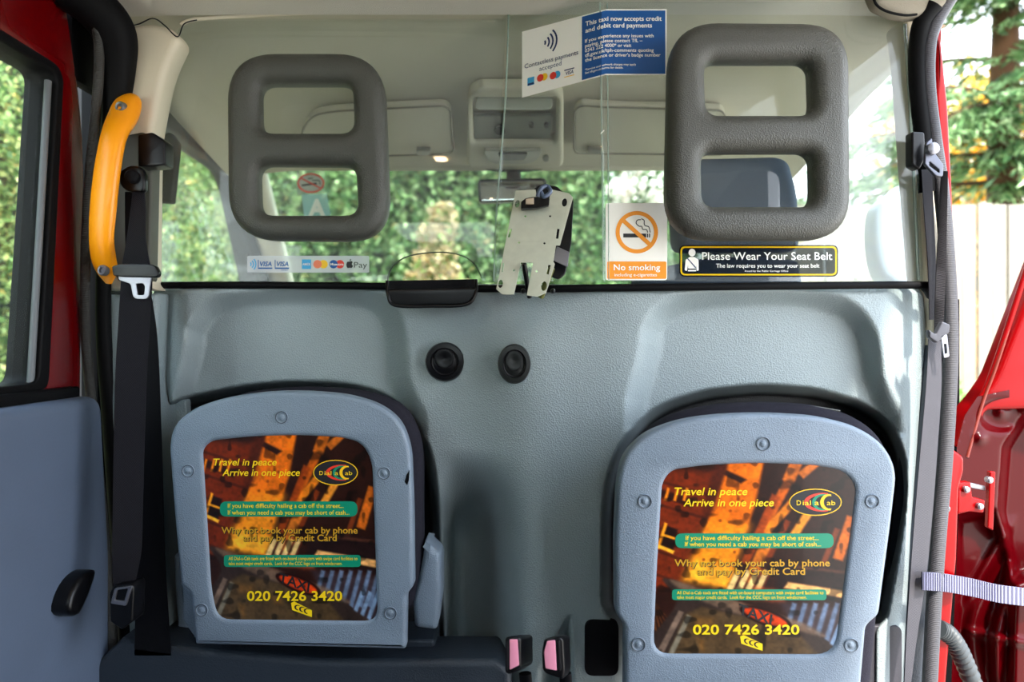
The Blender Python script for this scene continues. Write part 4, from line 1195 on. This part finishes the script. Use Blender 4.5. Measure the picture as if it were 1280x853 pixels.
plate('tongue_grip', roundpoly([(1161, 412), (1170, 418), (1178, 402), (1188, 406), (1187, 416), (1172, 429), (1162, 422)], 2), [], 1.045, 0.010, 0.002, mat('grey_grip', rgb(62, 62, 70), .45), rb)
plate('tongue', roundpoly([(1176, 420), (1184, 418), (1187, 446), (1180, 448)], 2), [roundpoly([(1180, 430), (1183, 430), (1184, 442), (1181, 443)], 1)], 1.045, 0.003, 0.0006, M['steel'], rb)

# ------------------------------------------------------------------ open right door
dr = empty('door_2', P(1240, 700, 1.25), 'open red right door swung outwards', kind='structure')
ld = lambda u, v: -0.25 * (u - 0.80)
plate('window_frame', roundpoly([(1196, 560), (1206, 516), (1222, 494), (1236, 470), (1282, 330), (1330, 180), (1420, 180), (1420, 500), (1226, 512), (1210, 560)], [8, 12, 10, 10, 30, 10, 10, 10, 6, 6]), [roundpoly([(1330, 300), (1400, 200), (1400, 420), (1318, 420)], 8)], 1.26, 0.05, 0.008, M['red'], dr, lean=ld)
tube('frame_seal', [P(1209, 572, 1.235), P(1228, 505, 1.235), P(1248, 450, 1.225), P(1290, 318, 1.205)], 0.0028, mat('copper_seal', rgb(112, 36, 24), .4), dr, seg=8)
tube('frame_rim', [P(1201, 560, 1.245), P(1212, 518, 1.245), P(1236, 478, 1.235), P(1284, 334, 1.205)], 0.005, M['red'], dr, seg=8)
# dented inner skin as a relief
hx = np.arange(1180, 1351, 3.0); hy = np.arange(461, 941, 3.0)
HX, HY = np.meshgrid(hx, hy)
Yd = np.full(HX.shape, 1.235)
Yd += 0.05 * smoothstep(8, -6, sdf_poly(HX, HY, [(1258, 560), (1282, 520), (1345, 520), (1345, 700), (1270, 720), (1252, 640)]))
Yd += 0.05 * smoothstep(8, -8, sdf_poly(HX, HY, [(1196, 648), (1240, 640), (1262, 700), (1240, 800), (1244, 935), (1190, 935)]))
Yd -= 0.02 * smoothstep(10, -10, sdf_poly(HX, HY, ell(1230, 800, 22, 60)))
Yd -= 0.03 * smoothstep(10, -6, sdf_poly(HX, HY, [(1268, 730), (1345, 700), (1345, 935), (1262, 935)]))
Yd += 0.018 * smoothstep(6, -5, sdf_poly(HX, HY, ell(1252, 520, 26, 18)))
Yd -= 0.012 * np.exp(-((HX - 1252) ** 2 + (HY - 515) ** 2) / 60) + 0.01 * np.exp(-((HX - 1226) ** 2 + (HY - 548) ** 2) / 50)
Yd -= 0.012 * np.exp(-((HY - 792 - (HX - 1220) * .2) / 5) ** 2) * smoothstep(1200, 1215, HX)
Yd -= 0.014 * np.exp(-(((HX - 1238) + (HY - 700) * .55) / 7) ** 2) * smoothstep(640, 680, HY) * smoothstep(780, 730, HY)
dk = sdf_poly(HX, HY, [(1196, 560), (1206, 520), (1222, 496), (1345, 470), (1345, 935), (1186, 935), (1198, 640)])
_poly = [(1196, 560), (1206, 520), (1222, 496), (1345, 470), (1345, 935), (1186, 935), (1198, 640)]
HX, HY, _kd = snap(HX, HY, _poly, dk, 3.0)
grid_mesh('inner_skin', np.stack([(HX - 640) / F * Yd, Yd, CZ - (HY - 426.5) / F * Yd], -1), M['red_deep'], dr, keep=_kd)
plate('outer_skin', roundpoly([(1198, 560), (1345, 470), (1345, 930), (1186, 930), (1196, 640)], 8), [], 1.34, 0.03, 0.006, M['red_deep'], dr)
# hinge
hg = plate('hinge', roundpoly([(1197, 604), (1214, 603), (1216, 622), (1232, 626), (1230, 642), (1212, 640), (1197, 644)], 2), [], 1.15, 0.018, 0.003, M['red'], dr)
plate('hinge_arm', roundpoly([(1206, 602), (1232, 608), (1232, 614), (1206, 609)], 1.5), [], 1.17, 0.01, 0.002, M['steel'], hg)
plate('hinge_leaf', roundpoly([(1238, 590), (1245, 590), (1242, 664), (1235, 660)], 1.5), [], 1.16, 0.01, 0.002, M['red'], hg)
for x, y in ((1207, 612), (1224, 633), (1236, 600)):
    lathe('hinge_bolt', [(0.0055, .004), (0.0055, -.004), (0.003, -.006), (.001, -.006)], P(x, y, 1.148), (0, 1, 0), M['steel'], hg, seg=12)
tag(lathe('pillar_screw', [(0.006, .003), (0.006, -.003), (0.0035, -.005), (.001, -.003)], P(1182, 636, 1.115), (0, 1, 0), M['steel'], seg=14), 'small round steel screw on the red door pillar', 'screw')

# check strap: ribbed webbing
verts, faces = [], []
strap_pts = catmull([(1153, 716, 738, 1.05), (1180, 718, 740, 1.08), (1215, 724, 746, 1.12), (1250, 732, 754, 1.15), (1300, 738, 760, 1.18)], 22, False)
for i, (x, a, b, Y) in enumerate(strap_pts):
    bulge = 0.0016 * (1 if i % 2 else -1)
    p, q = P(x, a, Y - bulge), P(x, b, Y - bulge)
    verts += [p, q, q + Vector((0, .003, 0)), p + Vector((0, .003, 0))]
for i in range(len(strap_pts) - 1):
    o = i * 4
    for k in range(4): faces.append((o + k, o + (k + 1) % 4, o + 4 + (k + 1) % 4, o + 4 + k))
faces += [(0, 1, 2, 3), (len(verts) - 4, len(verts) - 3, len(verts) - 2, len(verts) - 1)]
tag(mesh_obj('door_check_strap', verts, faces, mat('grey_strap', rgb(112, 112, 136), .6), smooth=30), 'ribbed pale grey check strap stretched from pillar to open red door', 'strap')
# corrugated conduit
cp = catmull([(1172, 786, 1.11), (1184, 792, 1.12), (1196, 808, 1.13), (1208, 834, 1.14), (1222, 870, 1.15)], 16, False)
tag(tube('cable_conduit', [P(*q) for q in cp], [0.0125 + (0.0028 if i % 4 < 2 else 0) for i in range(len(cp))], mat('grey_conduit', rgb(56, 61, 64), .5), seg=14, smooth_n=1), 'corrugated grey cable conduit curving from the pillar into the door', 'conduit')

# ------------------------------------------------------------------ front cab
def ceil_pt(px, py):
    s = (426.5 - py) / F
    lo, hi = 1.0, 2.4
    for _ in range(30):
        mid = (lo + hi) / 2
        if CZ + s * mid < CZ + zfront(mid) : lo = mid
        else: hi = mid
    return lo
def sceil(px, py):
    Y = ceil_pt(px, py)
    return P(px, py, Y) + Vector((0, -0.006, -0.024)), Vector((0, 0.25, 0.97))
for (o_, lab, cl) in (([(378, 150), (392, 131), (420, 126), (555, 119), (563, 124), (568, 176), (560, 181), (378, 186)], 'beige sun visor on the same side as the no smoking sticker', (530, 173)),
                      ([(717, 118), (760, 121), (905, 125), (905, 182), (717, 180)], 'beige sun visor above the driver, behind the no smoking sign', (742, 172))):
    vz = empty('sun_visor', sceil(480 if o_[0][0] < 600 else 800, 180)[0], lab, 'visor')
    surf_plate('visor_pad', roundpoly(o_, [16, 12, 10, 8, 8, 8, 6, 6][:len(o_)]), [], sceil, 1.5 / F, 0.020, 0.006, M['front_headliner'], vz)
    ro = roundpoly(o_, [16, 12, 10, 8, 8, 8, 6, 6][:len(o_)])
    tube('visor_gap_shade', [sceil(x, y)[0] + Vector((0, -.001, -.001)) for x, y in ro], .0022, mat('visor_gap_shade', rgb(120, 114, 100), .8), vz, seg=6, smooth_n=1, closed=True)  # dark tube painted in for the shadow gap round the visor
    surf_plate('clip', roundpoly([(cl[0] - 9, cl[1] - 2), (cl[0] + 9, cl[1] - 2), (cl[0] + 8, cl[1] + 5), (cl[0] - 8, cl[1] + 5)], 2), [], lambda x, y: (sceil(x, y)[0] + Vector((0, -.006, -.012)), sceil(x, y)[1]), 1.5 / F, 0.012, 0.003, mat('grey_clip', rgb(110, 106, 96), .5), vz)
oc = empty('overhead_console', sceil(642, 150)[0], 'beige overhead console with lamp lens and switches at the top of the windscreen', 'console')
def soff(k):
    def f(x, y):
        p, n = sceil(x, y); return p + Vector((0, -.3, -1)) * k, n
    return f
surf_plate('console_surround', roundpoly([(586, 100), (600, 92), (688, 92), (704, 100), (704, 195), (584, 195)], [14, 14, 14, 14, 10, 10]), [roundpoly([(590, 104), (696, 104), (694, 162), (592, 162)], 5)], soff(.012), 1.5 / F, 0.030, 0.008, M['front_headliner'], oc)
surf_plate('lamp_lens', roundpoly([(594, 106), (692, 106), (690, 124), (594, 124)], 8), [], soff(.004), 1.5 / F, 0.012, 0.004, mat('frosted_lens', rgb(150, 150, 138), .3), oc)
surf_plate('aperture', [(592, 132), (690, 132), (688, 161), (593, 161)], [], soff(.002), 1.5 / F, 0.008, 0.001, mat('dull_grey_box', rgb(88, 90, 82), .5), oc)
for x in (625, 664, 683):
    surf_plate('aperture_clip', ell(x, 140 if x > 640 else 146, 3 if x > 640 else 7, 3 if x > 640 else 6, 12), [], soff(.011), 1.5 / F, 0.006, 0.001, M['black_matte'], oc)
surf_plate('switch_panel', roundpoly([(604, 166), (678, 166), (670, 180), (656, 184), (620, 184), (612, 181)], 4), [], soff(.022), 1.5 / F, 0.010, 0.002, mat('warm_grey_plastic', rgb(150, 148, 134), .4), oc)
surf_plate('display', roundpoly([(622, 168), (660, 168), (655, 177), (627, 177)], 3), [], soff(.026), 1.5 / F, 0.004, 0.0008, M['black'], oc)
surf_plate('switch', ell(682, 176, 4, 4, 14), [], soff(.024), 1.5 / F, 0.005, 0.001, mat('grey_button', rgb(100, 98, 90), .4), oc)

# windscreen plane
WH, WY = 0.455, 1.80
KW = 0.55 / 0.62
def yw(py):
    s = (426.5 - py) / F
    return (WY + WH * KW) / (1 + KW * s)
def sw(px, py):
    return P(px, py, yw(py)), Vector((0, 0.75, 0.66))
def wplace(u, v, d):   # u = x, v = height above eye
    return Vector((u, WY + (WH - v) * KW + d, CZ + v))
tag(plate_raw('window_1', [(-0.66, WH), (0.66, WH), (0.72, -0.25), (-0.72, -0.25)], [], 0.006, 0.0005, wplace, M['glass']), 'windscreen', kind='structure')
tag(box('trim_23', (0, 1.80, CZ + .49), (1.46, .05, .08), M['front_headliner'], bevel=.02), 'header above the windscreen', kind='structure')
surf_sh = surf_plate('trim_26', catmull([(572, 196), (574, 202), (590, 208), (612, 215), (640, 217), (672, 215), (694, 208), (708, 202), (712, 196)], 3), [], lambda x, y: (sw(x, y)[0] + Vector((0, -.012, 0)), sw(x, y)[1]), 1.9 / F, 0.003, 0.0004, film_mat('dotted_shade', rgb(22, 34, 36), .8))
tag(surf_sh, 'dark dotted shade band behind the mirror on the windscreen', kind='structure')
mi = empty('rear_view_mirror', P(640, 212, 1.86), 'wide rear-view mirror half hidden behind the metal bracket', 'mirror')
plate('mirror_housing', roundpoly([(597, 224), (683, 222), (684, 250), (598, 253)], 6), [roundpoly([(599.5, 226.5), (680.5, 224.5), (681.5, 248), (600.5, 250.5)], 4)], 1.77, 0.03, 0.003, M['black'], mi)
plate('mirror_glass', roundpoly([(599, 226), (681, 224), (682, 248.5), (600, 251)], 4), [], 1.778, 0.004, 0.0005, mat('mirror_silver', rgb(200, 205, 205), .02, metal=1.0), mi)
plate('mirror_stem', roundpoly([(634, 208), (650, 208), (652, 226), (633, 226)], 2), [], 1.80, 0.02, 0.003, M['black'], mi)

# stickers on the windscreen
ws = empty('windscreen_sticker', sw(390, 268)[0], 'round red no smoking sticker above a pale blue letter A, seen through the smaller headrest', 'sticker')
pr = Print(lambda x, y: (sw(x, y)[0] + Vector((0, -.006, 0)), sw(x, y)[1]))
pr.poly(rrect(372, 214, 407, 243, 2), film_mat('clear_backing', rgb(190, 205, 190), .45), 0.0)
pr.poly([(378, 244), (409, 243), (414, 270), (381, 272)], film_mat('pale_blue_film', rgb(170, 215, 220), .8), 0.0)
pr.build('backing', ws)
pr = Print(lambda x, y: (sw(x, y)[0] + Vector((0, -.006, 0)), sw(x, y)[1]))
pr.ring(ell(389.5, 229.5, 17, 12.5, 30), ell(389.5, 229.5, 14.5, 10.2, 30), M['redink'], .001)
pr.poly(ell(389.5, 229.5, 14.5, 10.2, 30), mat('grey_white', rgb(180, 180, 168), .5), .0008)
pr.poly([(378, 231), (397, 228.5), (397, 231), (378, 233.6)], M['blackink'], .0012)
pr.stroke([(386, 224), (392, 223), (391, 226), (400, 226), (401, 231)], 1.4, M['blackink'], .0012)
pr.stroke([(377, 223), (402, 236)], 2, M['redink'], .0014)
pr.text('A', 386, 408, 270, 20, M['white'], .05, 0, .0012)
pr.build('emblem', ws)

# front sides of the cab
tag(plate_raw('wall_left_front', roundpoly([(1.22, 0.0), (2.3, 0.0), (2.3, CZ + .0), (1.84, CZ + .55), (1.22, CZ + .60)], .01), [roundpoly([(1.30, CZ - .10), (2.12, CZ - .10), (1.80, CZ + .44), (1.31, CZ + .462)], [.03, .03, .06, .05])], 0.05, 0.008, side(-0.735, -1), mat('dark_front_trim', rgb(44, 44, 46), .6)), 'dark trim around the front left window', kind='structure')
tag(plate_raw('window_2', roundpoly([(1.29, CZ - .11), (2.13, CZ - .11), (1.81, CZ + .45), (1.30, CZ + .472)], .04), [], 0.005, 0.0005, side(-0.755, -1), M['glass_clear']), 'front left window', kind='structure')
tag(plate_raw('wall_right_front', roundpoly([(1.20, 0.0), (2.3, 0.0), (2.3, CZ + .0), (1.84, CZ + .55), (1.20, CZ + .62)], .01), [roundpoly([(1.23, CZ - .10), (2.10, CZ - .10), (1.80, CZ + .47), (1.24, CZ + .535)], [.03, .03, .06, .02])], 0.03, 0.004, side(0.715, 1), M['cream']), 'cream trim around the front right window', kind='structure')
tag(plate_raw('window_3', roundpoly([(1.22, CZ - .11), (2.11, CZ - .11), (1.81, CZ + .48), (1.23, CZ + .545)], .03), [], 0.005, 0.0005, side(0.727, 1), M['glass_clear']), 'front right window', kind='structure')
for sgn, nm in ((-1, 'trim_24'), (1, 'trim_25')):
    tag(tube(nm, [(sgn * .70, 1.76, CZ + .50), (sgn * .695, 1.86, CZ + .40), (sgn * .70, 2.06, CZ + .20), (sgn * .72, 2.30, CZ - .02), (sgn * .72, 2.42, CZ - .2)], [0.05, 0.042, 0.036, 0.036, 0.04], M['cream'], seg=12), 'cream windscreen pillar', kind='structure')
# exterior mirror on the driver's side
em = empty('door_mirror', (0.86, 1.62, CZ + .1), 'pale wing mirror outside the front right window', 'mirror')
plate('mirror_shell', catmull([(1100, 262), (1120, 240), (1142, 236), (1144, 352), (1110, 350), (1098, 310)], 5), [], 1.45, 0.07, 0.02, mat('pale_shell', rgb(150, 165, 185), .4), em)
# dashboard
db = empty('dashboard', (0, 2.1, CZ - .3), 'dark grey dashboard below the windscreen', 'dashboard')
box('dash_top', (0, 2.16, CZ - .30), (1.36, .44, .14), M['black_matte'], db, bevel=.04, seg=3)
box('instrument_hood', (0.36, 2.02, CZ - .20), (.36, .16, .12), M['black_matte'], db, bevel=.04, seg=3)
box('console_face', (0, 2.02, CZ - .55), (1.30, .14, .40), M['black_matte'], db, bevel=.03)
# driver's seat
ds = empty('driver_seat', (0.36, 1.42, 0.3), "dark driver's seat with headrest behind the bigger clear pane", 'seat')
sfab = mat('driver_fabric', rgb(66, 76, 92), .95, bump=('noise', 500, .4), spec=.1)
plate('backrest', catmull([(842, 330), (800, 344), (786, 420), (786, 560), (1000, 560), (1012, 420), (1006, 340), (990, 322), (900, 320)], 4), [], 1.38, 0.11, 0.03, sfab, ds)
plate('headrest', roundpoly([(842, 208), (858, 196), (975, 193), (990, 200), (1001, 240), (1004, 300), (1000, 312), (848, 312)], [14, 14, 14, 16, 16, 20, 14, 14]), [], 1.40, 0.09, 0.025, sfab, ds)
for x in (895, 955):
    tube('headrest_post', [P(x, 305, 1.44), P(x, 340, 1.44)], .008, M['black'], ds, seg=10)
box('seat_cushion', (0.36, 1.66, 0.42), (.5, .44, .14), sfab, ds, bevel=.04, seg=3)
# hanging belt guide at the front left
fb = empty('front_belt_guide', P(204, 250, 1.35), 'dark belt guide hanging behind the clear pane by the cream pillar', 'bracket')
plate('guide_cover', roundpoly([(193, 172), (212, 164), (222, 178), (214, 254), (195, 252)], 4), [], 1.33, 0.02, 0.004, M['black_matte'], fb)

# ------------------------------------------------------------------ outside
def leaf_mesh(name, centers, sizes, cols, parent=None, aspect=0.6, dirs=None, m=None):
    n = len(centers)
    if dirs is None:
        d1 = rng.normal(size=(n, 3)); d1 /= np.linalg.norm(d1, axis=1, keepdims=True)
    else: d1 = dirs
    d2 = np.cross(d1, rng.normal(size=(n, 3))); d2 /= np.linalg.norm(d2, axis=1, keepdims=True) + 1e-9
    a = d1 * sizes[:, None]; b = d2 * sizes[:, None] * aspect
    v = np.stack([centers - a, centers + b, centers + a, centers - b], 1).reshape(-1, 3)
    me = bpy.data.meshes.new(name)
    me.vertices.add(4 * n); me.vertices.foreach_set('co', v.reshape(-1).astype(np.float32))
    me.loops.add(4 * n); me.loops.foreach_set('vertex_index', np.arange(4 * n, dtype=np.int32))
    me.polygons.add(n); me.polygons.foreach_set('loop_start', np.arange(0, 4 * n, 4, dtype=np.int32))
    ca = me.color_attributes.new('Col', 'FLOAT_COLOR', 'POINT')
    c4 = np.concatenate([cols, np.ones((n, 1))], 1)
    ca.data.foreach_set('color', np.repeat(c4, 4, axis=0).reshape(-1).astype(np.float32))
    me.update(calc_edges=True); me.validate()
    me.materials.append(m or M['leafcol'])
    o = link(name, me, parent)
    o['kind'] = 'stuff'
    return o

def palette(n, cols, w, jitter=0.25):
    k = rng.choice(len(cols), n, p=np.array(w) / sum(w))
    c = np.array([[lin(x) for x in q] for q in cols])[k]
    return c * (1 + rng.normal(scale=jitter, size=(n, 1))).clip(0.3, 2)

def clumps(n, lo, hi, nclump, r):
    c = lo + rng.random((nclump, 3)) * (np.array(hi) - lo)
    return c[rng.integers(0, nclump, n)] + rng.normal(scale=r, size=(n, 3))

GZ = -0.35
tag(box('ground', (0, 3, GZ - .05), (30, 26, .1), mat('garden_ground', rgb(196, 188, 174), .95, var=.15, vary_scale=1.5, bump=('noise', 12, .6))), 'pale gravel and earth drive', kind='structure')
# ivy hedge outside the left window
hl = empty('ivy_hedge', (-2.6, 2.5, GZ), 'tall ivy covered hedge outside the closed left door', 'hedge')
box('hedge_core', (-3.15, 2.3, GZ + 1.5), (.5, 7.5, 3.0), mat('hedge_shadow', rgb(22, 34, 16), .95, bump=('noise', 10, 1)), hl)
n = 90000
c = clumps(n, np.array([-2.85, -1.2, GZ]), np.array([-2.35, 6, GZ + 3.1]), 900, .13)
leaf_mesh('ivy_leaves', c, rng.uniform(.013, .027, n), palette(n, [(112, 146, 80), (78, 110, 56), (154, 178, 112), (204, 208, 134), (216, 192, 116)], [5, 3, 4, 2, .8]), hl)
# hedge ahead of the windscreen
hf = empty('garden_shrubbery', (-.2, 7.2, GZ), 'dense green shrubbery seen through the windscreen', 'bushes')
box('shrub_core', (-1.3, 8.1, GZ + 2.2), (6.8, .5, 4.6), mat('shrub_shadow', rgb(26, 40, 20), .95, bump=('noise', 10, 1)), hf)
n = 60000
c = clumps(n, np.array([-4.8, 6.8, GZ]), np.array([2.1, 7.7, GZ + 4.9]), 1150, .2)
leaf_mesh('shrub_leaves', c, rng.uniform(.025, .055, n), palette(n, [(104, 138, 84), (72, 104, 60), (146, 172, 116), (186, 202, 150), (200, 180, 120)], [5, 3, 4, 3, .5]), hf)
# dry bank
dryb = empty('dry_shrub', (-.50, 5.7, GZ), 'sandy brown dead shrub in front of the green bushes', 'bush')
n = 4200
t = rng.random(n)
c = clumps(n, np.array([-1, -1, -1.0]), np.array([1, 1, 1.0]), 90, .12)
r_ = .36 * np.sqrt(np.clip(1 - t ** 3, 0.02, 1)) * (0.85 + .25 * np.sin(t * 13))
c = np.stack([-.50 + c[:, 0] * r_ + .13 * np.sin(t * 6), 6.0 + c[:, 1] * .25, GZ + t * 2.42], 1)
c[:, 1] = np.clip(c[:, 1] - .3, 5.2, 6.2)
leaf_mesh('dry_leaves', c, rng.uniform(.02, .045, n), palette(n, [(196, 172, 134), (214, 186, 152), (168, 140, 92), (128, 150, 84)], [3, 3, 2, 2]), dryb)
wf = empty('white_flowering_shrub', (.98, 5.3, GZ), 'shrub with white blossom seen between headrest and bracket', 'bush')
n = 420
c = clumps(n, np.array([.78, 5.15, CZ + 1.05]), np.array([1.18, 5.3, CZ + 1.42]), 16, .035)
leaf_mesh('blossom', c, rng.uniform(.02, .035, n), palette(n, [(246, 240, 232), (236, 220, 214)], [3, 1], .05), wf, aspect=.9)
n = 5000
c = clumps(n, np.array([.72, 5.3, GZ]), np.array([1.24, 5.6, CZ + 1.45]), 120, .08)
leaf_mesh('green_leaves', c, rng.uniform(.02, .04, n), palette(n, [(84, 118, 66), (112, 146, 84), (60, 92, 50)], [3, 2, 2]), wf)

# fence
fn = empty('wooden_fence', (2.4, 3.5, GZ), 'pale vertical board wooden fence behind the open door', 'fence')
pale = mat('pale_fence_wood', rgb(128, 122, 108), .8, bump=('noise', 40, .3), var=.08, vary_scale=12)
bw = .078; me0 = None
x = 1.02; k = 0
while x < 4.2:
    w = bw - .006
    yk = 3.5 + (0.008 if k % 2 else 0) 
    if me0 is None:
        b0 = box('board', (0, 0, 0), (w, .016, 2.0), pale, fn, bevel=.003, seg=1)
        me0 = b0.data; b0.matrix_parent_inverse = Matrix(); b0.location = (x - fn.location.x, yk - fn.location.y, 1.0); 
    else:
        o = bpy.data.objects.new('board', me0); COL.objects.link(o); o.parent = fn
        o.location = (x - fn.location.x, yk - fn.location.y, 1.0 + random.uniform(-.006, .006))
    o = None
    x += bw; k += 1
for z in (.45, 1.6):
    box('rail', (2.6, 3.545, GZ + z), (3.3, .05, .07), pale, fn)

# conifer
ct = empty('conifer_tree', (3.25, 4.7, GZ), 'drooping green conifer rising behind the wooden fence', 'tree')
tube('trunk', [(3.42, 4.7, GZ), (3.42, 4.7, 1.0), (3.40, 4.72, 2.2), (3.42, 4.7, 4.2)], [.13, .12, .10, .06], M['brown_bark'], ct, seg=12)
cs, ds_, ss = [], [], []
for i in range(46):
    z0 = 1.95 + 2.2 * rng.random(); an = math.radians(rng.uniform(120, 350))
    L = rng.uniform(.9, 1.7) * (1.15 - (z0 - 1.95) * .12)
    if math.sin(an) < 0: L = min(L, .85 / max(-math.sin(an), .01))
    p0 = np.array([3.42, 4.7, z0]); dirv = np.array([math.cos(an), math.sin(an), 0])
    pts = []
    for k in range(7):
        t = k / 6
        pts.append(p0 + dirv * L * t + np.array([0, 0, .10 * t - .38 * t * t]))
    tube('branch', [tuple(q) for q in pts], [.022, .018, .014, .011, .008, .006, .004], M['brown_bark'], ct, seg=6, smooth_n=2)
    m_ = 520
    t = rng.random(m_) ** .8
    base = p0 + dirv * L * t[:, None]; base[:, 2] += .10 * t - .38 * t * t
    perp = np.array([-dirv[1], dirv[0], 0])
    offs = rng.normal(scale=1, size=m_)
    base += perp * (offs * .16 * (1.1 - t * .7))[:, None]
    base[:, 2] -= np.abs(offs) * .05 + rng.random(m_) * .05
    d = dirv * .8 + perp * (np.sign(offs) * .5)[:, None] + np.array([0, 0, -.55]) + rng.normal(scale=.25, size=(m_, 3))
    d /= np.linalg.norm(d, axis=1, keepdims=True)
    cs.append(base); ds_.append(d); ss.append(rng.uniform(.04, .085, m_))
cs = np.concatenate(cs); ds_ = np.concatenate(ds_); ss = np.concatenate(ss)
leaf_mesh('needles', cs, ss, palette(len(cs), [(92, 130, 76), (62, 96, 56), (136, 168, 112), (176, 200, 150)], [4, 2.5, 4, 1.6]), ct, aspect=.14, dirs=ds_)
# golden hedge beyond
gb = empty('golden_bush', (4.6, 6.4, GZ), 'sunlit golden leaved bush behind the conifer', 'bush')
n = 22000
c = clumps(n, np.array([3.6, 6.1, GZ + .5]), np.array([6.8, 6.8, GZ + 3.7]), 420, .12)
leaf_mesh('golden_leaves', c, rng.uniform(.03, .06, n), palette(n, [(248, 206, 70), (226, 176, 50), (250, 226, 130), (120, 120, 40)], [4, 3, 3, 2]), gb)
wd = empty('green_weeds', (2.45, 3.3, GZ), 'light green weeds growing against the foot of the fence', 'plant')
n = 1400
c = clumps(n, np.array([2.1, 3.15, GZ]), np.array([2.9, 3.25, CZ - .10]), 26, .04)
leaf_mesh('weed_leaves', c, rng.uniform(.015, .035, n), palette(n, [(150, 196, 96), (110, 160, 70), (190, 220, 150)], [3, 3, 2]), wd)
